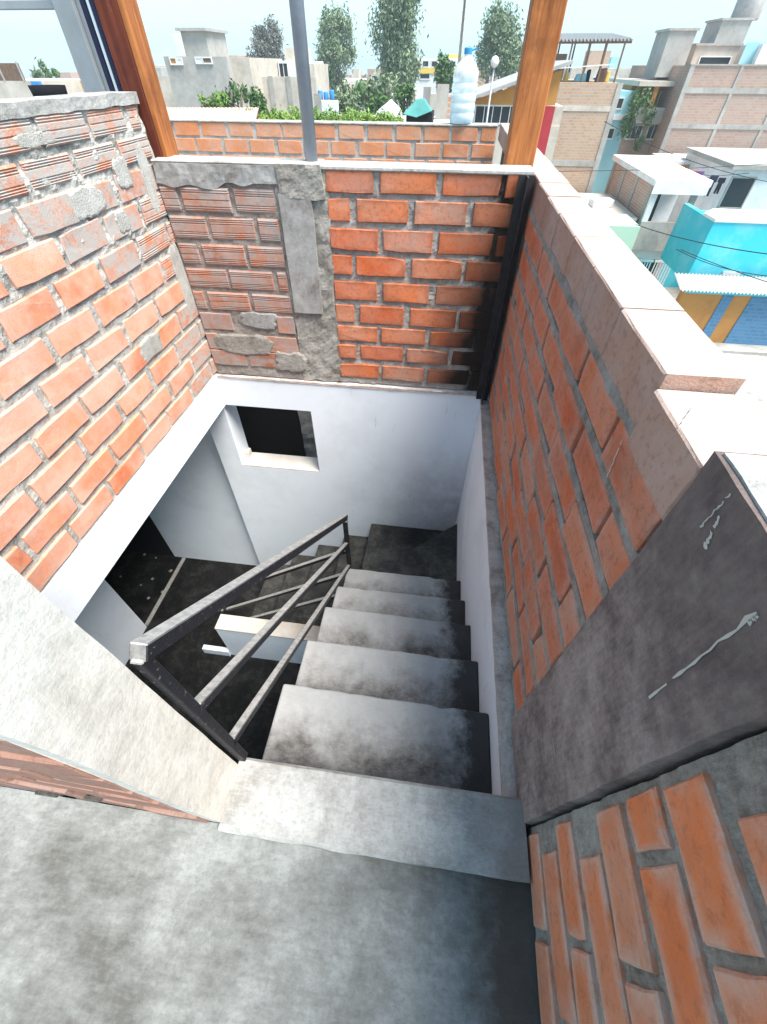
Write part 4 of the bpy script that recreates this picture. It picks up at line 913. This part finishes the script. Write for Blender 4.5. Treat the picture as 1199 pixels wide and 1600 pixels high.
# ---------------------------------------------------------------- rear neighbours
p = onY(370, 196, 12); nb = thing('house', 'flat neighbour roof carrying the green vine', 'house', (p.x, 12, GZ)); z = onY(480, 196, 13).z
blk(nb, 'wall', onY(372, 190, 12).x, onY(735, 190, 12).x, 10.5, 16, GZ, z, 'fbeige')
pk = thing('tin_roof', 'pale pink corrugated roof next to the vine', 'roof', (-6, 12, .4)); a, b = onY(225, 199, 9.5), onY(392, 196, 9.5); c_, d_ = onY(225, 172, 14), onY(398, 170, 14)
corrug('roof_sheet', pk, a, b, c_, d_, 'pinktin', 30, .008)
blk(pk, 'support_wall', c_.x + .6, b.x - .1, 9.7, 13.5, GZ, min(a.z, c_.z) - .12, 'fbrick')
hg = thing('house', 'grey concrete house with narrow openings and a tall rooftop tower', 'house', (-13, 28, GZ)); Y = 28; a, b = onY(248, 92, Y), onY(348, 100, Y)
blk(hg, 'wall', a.x, b.x, Y, Y + 7, GZ, a.z, 'fconc'); wpx(hg, 259, 269, 95, 103, Y, glass='ochre', t=.05); wpx(hg, 270, 278, 96, 103, Y, glass='fwhite', t=.05); wpx(hg, 299, 309, 94, 101, Y, glass='fwhite', t=.05); wpx(hg, 310, 324, 94, 101, Y, glass='rust', t=.05)
p, q = onY(274, 52, Y + 1), onY(312, 50, Y + 1); blk(hg, 'tower', p.x, q.x, Y + 1, Y + 3.5, a.z - .1, p.z, 'fconc'); blk(hg, 'tower_roof', p.x - .15, q.x + .15, Y + .8, Y + 3.6, p.z, p.z + .1, 'tin')
p, q = onY(262, 56, Y + 2.6), onY(274, 56, Y + 2.6); blk(hg, 'tower', p.x, q.x, Y + 2.6, Y + 4, a.z - .1, p.z, 'fwhite')
p = onY(350, 88, Y + 1); blk(hg, 'side_wall', b.x, b.x + .9, Y + .6, Y + 6, GZ, p.z - .1, 'fbeige')
tw = thing('boundary_wall', 'long plain beige wall beyond the vine roof', 'wall', (-8, 30, GZ)); a, b = onY(345, 122, 30), onY(486, 122, 30)
blk(tw, 'wall', onY(225, 130, 30).x, b.x, 30, 30.2, GZ, a.z, 'fbeige')
for x in (352, 412, 440, 470): q = onY(x, 122, 30); blk(tw, 'pier', q.x, q.x + .25, 29.93, 29.999, GZ, a.z + .02, 'fconc')
hw = thing('house', 'white tower house with dark window beside the grey pipe', 'house', (-9, 33, GZ)); Y = 33; a, b = onY(426, 97, Y), onY(480, 97, Y)
blk(hw, 'wall', a.x, a.x + 1.7, Y, Y + 4, GZ, a.z, 'fwhite'); wpx(hw, 429, 444, 101, 122, Y, bars=1); blk(hw, 'wall', a.x + 1.7, b.x, Y + .4, Y + 4, GZ, a.z - .1, 'fbeige'); p = onY(437, 76, Y + 1); blk(hw, 'roof_block', p.x, p.x + 1.0, Y + 1, Y + 3, a.z, p.z, 'fbeige')
ys = thing('school_building', 'long white building with yellow band and dark windows', 'building', (-4, 66, GZ)); Y = 66; a, b = onY(636, 90, Y), onY(712, 90, Y)
blk(ys, 'wall', a.x, b.x, Y, Y + 10, GZ, a.z, 'fwhite'); p, q = onY(640, 106, Y), onY(640, 114, Y); blk(ys, 'yellow_band', a.x - .05, b.x, Y - .1, Y, q.z, p.z, 'fyellow')
for x in (642, 654, 668, 682, 696): wpx(ys, x, x + 8, 95, 103, Y, t=.1); 
for x in (650, 676): wpx(ys, x, x + 14, 115, 122, Y, t=.1)
p = onY(690, 84, Y); blk(ys, 'roof_room', p.x, b.x, Y + 1, Y + 6, a.z, p.z, 'fyellow')
tp = thing('tarp_shelter', 'teal tarp draped over a dark makeshift shelter', 'shelter', onY(648, 192, 11.5)); Y = 11.5
a, b, c_ = onY(625, 192, Y), onY(670, 190, Y), onY(646, 154, Y)
blk(tp, 'dark_inside', a.x + .04, b.x - .02, Y + .05, Y + .9, a.z - .6, onY(650, 176, Y).z, 'black')
MB().prism([(a.x - .03, Y, onY(630, 178, Y).z), (onY(645, 178, Y).x, Y - .05, onY(645, 183, Y).z), (onY(668, 174, Y).x, Y - .02, onY(668, 173, Y).z), (c_.x + .1, Y + .3, c_.z), (c_.x - .05, Y + .3, c_.z - .02)], (0, .5, -.02)).build('tarp', M['teal'], tp, .01)
tt = thing('tin_roof', 'white peaked tin scrap roof beside the teal tarp', 'roof', onY(590, 190, 14)); a, b, c_ = onY(575, 186, 14), onY(612, 184, 14), onY(596, 168, 14)
MB().prism([tuple(a), tuple(b), tuple(c_)], (0, 1.2, .1)).build('sheet', M['whitetin'], tt)
for i, (x0, x1, y0, Y, m_, lab) in enumerate(((676, 700, 148, 15, 'fbrick3', 'unfinished brick stump wall next to the teal tarp'), (700, 735, 156, 16, 'fbrick', 'low pink brick wall directly behind the water jug'), (655, 680, 146, 24, 'fbeige', 'beige garden wall behind the tarp shelter'), (485, 520, 158, 24, 'fwhite', 'white low wall with blue drums behind the vine'))):
    a, b = onY(x0, y0, Y), onY(x1, y0, Y); w_ = thing('garden_wall', lab, 'wall', (a.x, Y, GZ)); blk(w_, 'wall', a.x, b.x, Y, Y + .3, GZ, a.z, m_); blk(w_, 'pier', a.x, a.x + .3, Y - .05, Y - .001, GZ, a.z + .2, 'fconc')
for i, (x, y) in enumerate(((494, 148), (503, 150), (512, 147))):
    p = onY(x, y, 25); o = MB().lathe([(.1, 0), (.11, .04), (.11, .28), (.095, .31)], (p.x, 25, p.z - .2), 12).build('drum', M['blue'], None, 0, True); tag(o, 'blue plastic drum behind the white low wall', 'drum', 'blue drums by the white wall')
am = thing('antenna_mast', 'tall thin lattice antenna mast rising behind the water jug', 'antenna', onY(706, 120, 60)); p = onY(706, 120, 60)
mb = MB()
for dx, dy in ((0, 0), (.3, 0), (.15, .26)): mb.tube([(p.x + dx, 60 + dy, GZ), (p.x + dx * .3 + .1, 60 + dy * .3, 9.5)], .04, 5)
mb.build('mast_legs', M['rust'], am); mb = MB()
for k in range(24): z = GZ + k * .68; mb.bar((p.x, 60, z), (p.x + .3, 60, z + .34), .03, .03)
mb.build('lattice', M['rust'], am)
# left neighbours beyond the steel post
ln = thing('house', 'low pink house with brown mesh fence on its roof', 'house', (-26, 30, GZ)); Y = 30; a, b = onY(-60, 133, Y), onY(46, 133, Y)
blk(ln, 'wall', a.x, b.x, Y, Y + 6, GZ, a.z, 'fbeige'); p = onY(20, 105, Y); blk(ln, 'mesh_panel', a.x, b.x - .5, Y + .02, Y + .06, a.z, p.z, 'rust')
for k in range(4): blk(ln, 'mesh_post', a.x + k * (b.x - a.x - .6) / 3, a.x + k * (b.x - a.x - .6) / 3 + .07, Y - .03, Y + .019, a.z, p.z + .06, 'tin')
q = onY(48, 133, Y - .3); blk(ln, 'blue_post', q.x - .3, q.x + .15, Y - .3, Y - .05, GZ, q.z, 'blue')
l2 = thing('house', 'pale pink brick house beyond the grey steel post', 'house', (-22, 34, GZ)); a, b = onY(75, 120, 34), onY(118, 120, 34); blk(l2, 'wall', a.x - 1.5, b.x + 3, 34, 40, GZ, a.z - .3, 'fbrick'); blk(l2, 'roof_room', a.x + 1, b.x + 2, 35, 38, a.z - .3, a.z + .5, 'fbrick2')
pt_ = onX(72, 153, -1.95); tub = MB().lathe([(.05, 0), (.075, .02), (.08, .06), (.07, .06), (.06, .02)], (pt_.x, pt_.y, pt_.z - .03), 14).build('black_tub', M['black'], None, 0, True); tag(tub, 'small black tub on the post behind the salmon wall', 'tub')
sp_ = MB().box((pt_.x - .06, pt_.y - .06, -.004), (pt_.x + .06, pt_.y + .06, pt_.z - .03)).build('stub_column', M['concrete']); tag(sp_, 'short concrete column stub carrying the black tub', 'column')
# ---------------------------------------------------------------- distant houses, hills
far = []
rr = random.Random(31)
mats = ['fbrick', 'fbeige', 'fconc', 'fbrick2', 'fwhite', 'fbrick', 'fbeige', 'aqua']
for k in range(95):
    az = rad(rr.uniform(-46, 40)); dd = rr.uniform(46, 190); x, y = dd * math.sin(az), dd * math.cos(az)
    if dd < 75 and -20 < math.degrees(az) < 8: dd += 40; x, y = dd * math.sin(az), dd * math.cos(az)
    w, dp, h = rr.uniform(5, 10), rr.uniform(6, 10), rr.choice((2.8, 5.4, 5.8, 7.4)) + rr.uniform(0, .8)
    t = thing('distant_house', 'small flat-roofed house far off among the city roofs', 'house', (x, y, GZ), 'distant houses across the city'); m_ = rr.choice(mats)
    blk(t, 'wall', x - w / 2, x + w / 2, y, y + dp, GZ, GZ + h, m_)
    if rr.random() < .6: blk(t, 'roof_room', x - w * .2, x + w * .15, y + dp * .3, y + dp * .7, GZ + h, GZ + h + rr.uniform(.8, 2.2), rr.choice(mats))
    for j in range(int(w / 2.2)):
        xx = x - w / 2 + .8 + j * 2.1
        if xx + 1.0 < x + w / 2: window(t, xx, xx + .9, GZ + h - 1.9, GZ + h - .8, y, t=.08)
def hill(name, pts, Y, seed):
    vs = []; fs = []; n = len(pts)
    for i, (x, z) in enumerate(pts):
        for k, (dy, f) in enumerate(((-160, 0), (-90, .45), (-40, .8), (0, 1), (120, .5), (240, 0))): vs.append((x, Y + dy + 20 * noise.noise(Vector((i * .7, k, seed))), GZ + (z - GZ) * f * (1 + .12 * noise.noise(Vector((i * .9, k * 2, seed)))) if f else GZ - 1))
    for i in range(n - 1):
        for k in range(5): fs.append((i * 6 + k, i * 6 + 6 + k, i * 6 + 7 + k, i * 6 + 1 + k))
    o = link(name, mesh(vs, fs, M['hillm'], True, name)); tag(o, kind='structure')
hill('hill', [(onY(x, 80, 900).x, onY(60, y, 900).z) for x, y in ((-400, 90), (-250, 70), (-120, 72), (-40, 62), (10, 58), (50, 66), (100, 80), (160, 92), (230, 78), (265, 80), (310, 96), (380, 104), (450, 108))], 900, 3)
# ---------------------------------------------------------------- haze
hz = NT('city_haze'); hz.n.remove(hz.b); pv = hz.n.new('ShaderNodeVolumePrincipled'); pv.inputs['Color'].default_value = (.72, .90, .96, 1); pv.inputs['Density'].default_value = HAZE
hz.l(pv.outputs[0], hz.n['Material Output'].inputs['Volume'])
hb = MB().box((-1400, -60, GZ - 1.5), (1400, 1250, 42)).build('haze', hz.m); tag(hb, kind='stuff')
